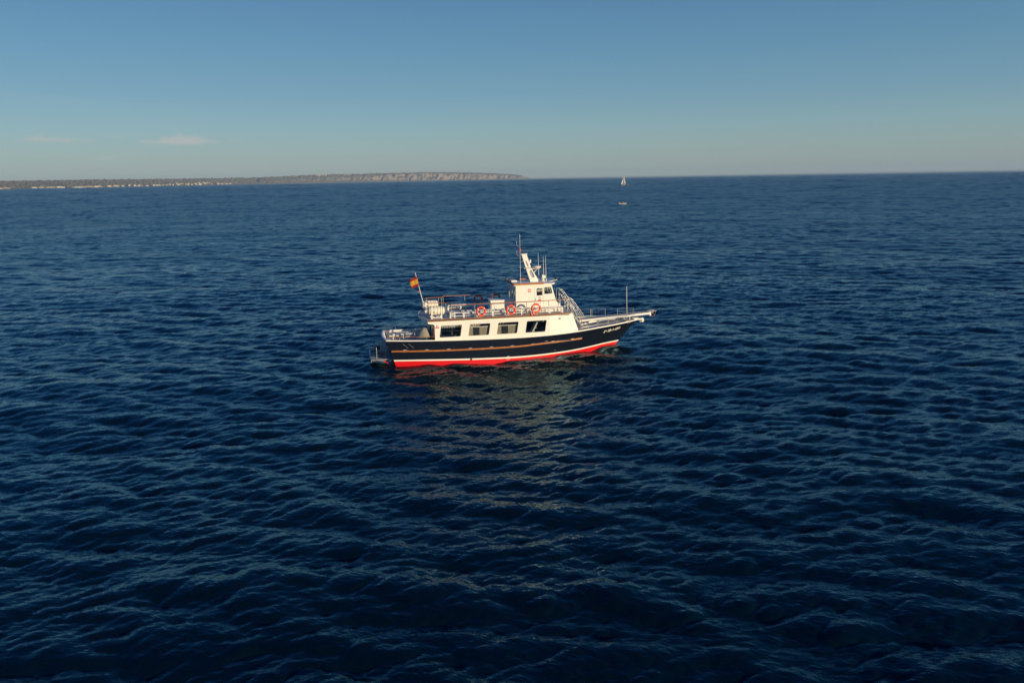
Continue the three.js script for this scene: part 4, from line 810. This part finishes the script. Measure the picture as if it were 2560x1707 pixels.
// ------------------------------------------------------------------ inflatable dinghy with its driver
{
  const o = onWater('inflatable_dinghy', 'small beige inflatable dinghy with outboard motor running ahead of the excursion boat', 'dinghy', 8.0, 398, 14, 0.02); o.scale.setScalar(0.88);
  mesh('tube', [pipe([[-1.9, 0.38, 0.75], [-0.5, 0.38, 0.8], [0.9, 0.42, 0.72], [1.7, 0.52, 0.38], [1.95, 0.58, 0], [1.7, 0.52, -0.38], [0.9, 0.42, -0.72], [-0.5, 0.38, -0.8], [-1.9, 0.38, -0.75]], 0.25, 60), new THREE.SphereGeometry(0.25, 12, 8).scale(1.5, 1, 1).translate(-1.95, 0.38, 0.75), new THREE.SphereGeometry(0.25, 12, 8).scale(1.5, 1, 1).translate(-1.95, 0.38, -0.75)], std(0.42, 0.37, 0.28, 0.6), o);
  mesh('floor', [box(-1.8, 1.4, 0.12, 0.2, -0.6, 0.6), gridGeo(10, 6, (u, v) => { const x = lerp(-1.8, 1.6, u), w = 0.6 * Math.sqrt(1 - Math.max(0, u - 0.5) ** 2 * 3); return [x, -0.12 + 0.24 * Math.abs(2 * v - 1) + 0.15 * u * u, lerp(w, -w, v)]; })], M.grey, o);
  mesh('transom_board', box(-1.8, -1.72, 0.1, 0.62, -0.6, 0.6), M.woodDark, o);
  const m = mesh('outboard_motor', [rbox(-2.25, -1.8, 0.62, 1.05, -0.19, 0.19, 0.1), rbox(-2.08, -1.88, -0.3, 0.66, -0.07, 0.07, 0.03)], M.whitePlain, o);
  mesh('tiller', bar([-1.85, 0.78, 0.05], [-1.25, 0.86, 0.12], 0.025), M.black, m);
  mesh('console', [rbox(0.25, 0.6, 0.2, 0.85, -0.3, 0.3, 0.08), slab([[0.3, 0.84, 0.28], [0.3, 0.84, -0.28], [0.45, 1.1, -0.26], [0.45, 1.1, 0.26]], 0.02)], M.whitePlain, o);
  mesh('seat_box', rbox(-0.75, -0.2, 0.2, 0.62, -0.35, 0.35, 0.06), M.whitePlain, o);
  // the driver sits on the seat box, hands on the console
  const q = new THREE.Group(); q.name = numbered('person'); scene.add(q); o.updateMatrixWorld(true);
  q.position.copy(o.localToWorld(V(-0.48, 0.2, 0))); q.rotation.y = o.rotation.y; q.scale.setScalar(0.95); q.userData = { label: 'person in a dark red jacket seated at the dinghy console', category: 'person' };
  const J = { hip: [0, 0.50, 0], chest: [0.05, 0.86, 0], neck: [0.07, 1.08, 0], head: [0.10, 1.24, 0] };
  const bones = [[J.hip, J.chest, 0.15, 0.165], [J.chest, J.neck, 0.165, 0.065], [J.neck, J.head, 0.06, 0.09], [[0.10, 1.20, 0], [0.11, 1.29, 0], 0.085, 0.095], [[0.18, 1.23, 0], [0.205, 1.225, 0], 0.02, 0.016]];
  for (const s of [1, -1]) {
    bones.push([[0, 0.48, s * 0.09], [0.42, 0.52, s * 0.12], 0.095, 0.07], [[0.42, 0.52, s * 0.12], [0.50, 0.09, s * 0.12], 0.065, 0.045], [[0.50, 0.06, s * 0.12], [0.68, 0.05, s * 0.13], 0.045, 0.04],
      [[0.06, 1.0, s * 0.18], [0.20, 0.76, s * 0.25], 0.06, 0.048], [[0.20, 0.76, s * 0.25], [0.50, 0.78, s * 0.15], 0.046, 0.032], [[0.50, 0.78, s * 0.15], [0.60, 0.79, s * 0.13], 0.035, 0.025]);
    for (let k = 0; k < 4; k++) bones.push([[0.58, 0.795, s * (0.10 + k * 0.02)], [0.66, 0.775 - 0.005 * k, s * (0.10 + k * 0.02)], 0.01, 0.008]);
    bones.push([[0.55, 0.78, s * 0.10], [0.61, 0.77, s * 0.075], 0.011, 0.009]);
  }
  const dist = (x, y, z) => { let d = 9; for (const [a, b, ra, rb] of bones) { const bx = b[0] - a[0], by = b[1] - a[1], bz = b[2] - a[2], px = x - a[0], py = y - a[1], pz = z - a[2], t = Math.max(0, Math.min(1, (px * bx + py * by + pz * bz) / (bx * bx + by * by + bz * bz))), e = Math.hypot(px - bx * t, py - by * t, pz - bz * t) - lerp(ra, rb, t), k = 0.03, h = Math.max(k - Math.abs(d - e), 0) / k; d = Math.min(d, e) - h * h * k * 0.25; } return d; };
  const R = 84, mc = new MarchingCubes(R, new THREE.MeshBasicMaterial(), false, false, 60000), S = 0.72, cx = 0.25, cy = 0.68;
  mc.isolation = 0;
  for (let k = 0; k < R; k++) for (let j = 0; j < R; j++) for (let i = 0; i < R; i++) mc.field[i + j * R + k * R * R] = -dist(cx + (i - R / 2) / (R / 2) * S, cy + (j - R / 2) / (R / 2) * S, (k - R / 2) / (R / 2) * S);
  mc.update();
  const n = mc.count, g = new THREE.BufferGeometry(), P = new Float32Array(n * 3), C = new Float32Array(n * 3);
  for (let i = 0; i < n; i++) {
    const x = cx + mc.positionArray[i * 3] * S, y = cy + mc.positionArray[i * 3 + 1] * S, z = mc.positionArray[i * 3 + 2] * S;
    P.set([x, y, z], i * 3);
    const c = y > 1.09 || (x > 0.49 && y > 0.7) ? [0.42, 0.24, 0.16] : y > 0.44 && (x < 0.14 || y > 0.66) ? [0.16, 0.022, 0.026] : y < 0.1 && x > 0.4 ? [0.02, 0.02, 0.02] : [0.03, 0.04, 0.07];
    C.set(c, i * 3);
  }
  g.setAttribute('position', new THREE.BufferAttribute(P, 3)); g.setAttribute('normal', new THREE.BufferAttribute(mc.normalArray.slice(0, n * 3), 3)); g.setAttribute('color', new THREE.BufferAttribute(C, 3));
  mesh('body', g, new THREE.MeshStandardMaterial({ vertexColors: true, roughness: 0.85 }), q);
  mesh('hair', new THREE.SphereGeometry(0.104, 16, 12, 0, 2 * Math.PI, 0, 1.75).rotateZ(0.45).translate(0.098, 1.268, 0), std(0.02, 0.014, 0.01, 0.9), q);
  for (const s of [1, -1]) mesh('eye', new THREE.SphereGeometry(0.011, 8, 6).translate(0.196, 1.262, s * 0.033), M.black, q);
  mesh('mouth', new THREE.SphereGeometry(0.02, 8, 6).scale(0.4, 0.25, 1).translate(0.188, 1.185, 0), std(0.3, 0.08, 0.07, 0.6), q);
  for (const s of [1, -1]) mesh('ear', new THREE.SphereGeometry(0.022, 8, 6).scale(0.7, 1.2, 0.5).translate(0.10, 1.245, s * 0.098), std(0.42, 0.24, 0.16, 0.8), q);
}

// sea haze
scene.fog = new THREE.FogExp2(new THREE.Color().setRGB(0.58, 0.78, 1.0), 4e-5);

renderer.render(scene, camera);
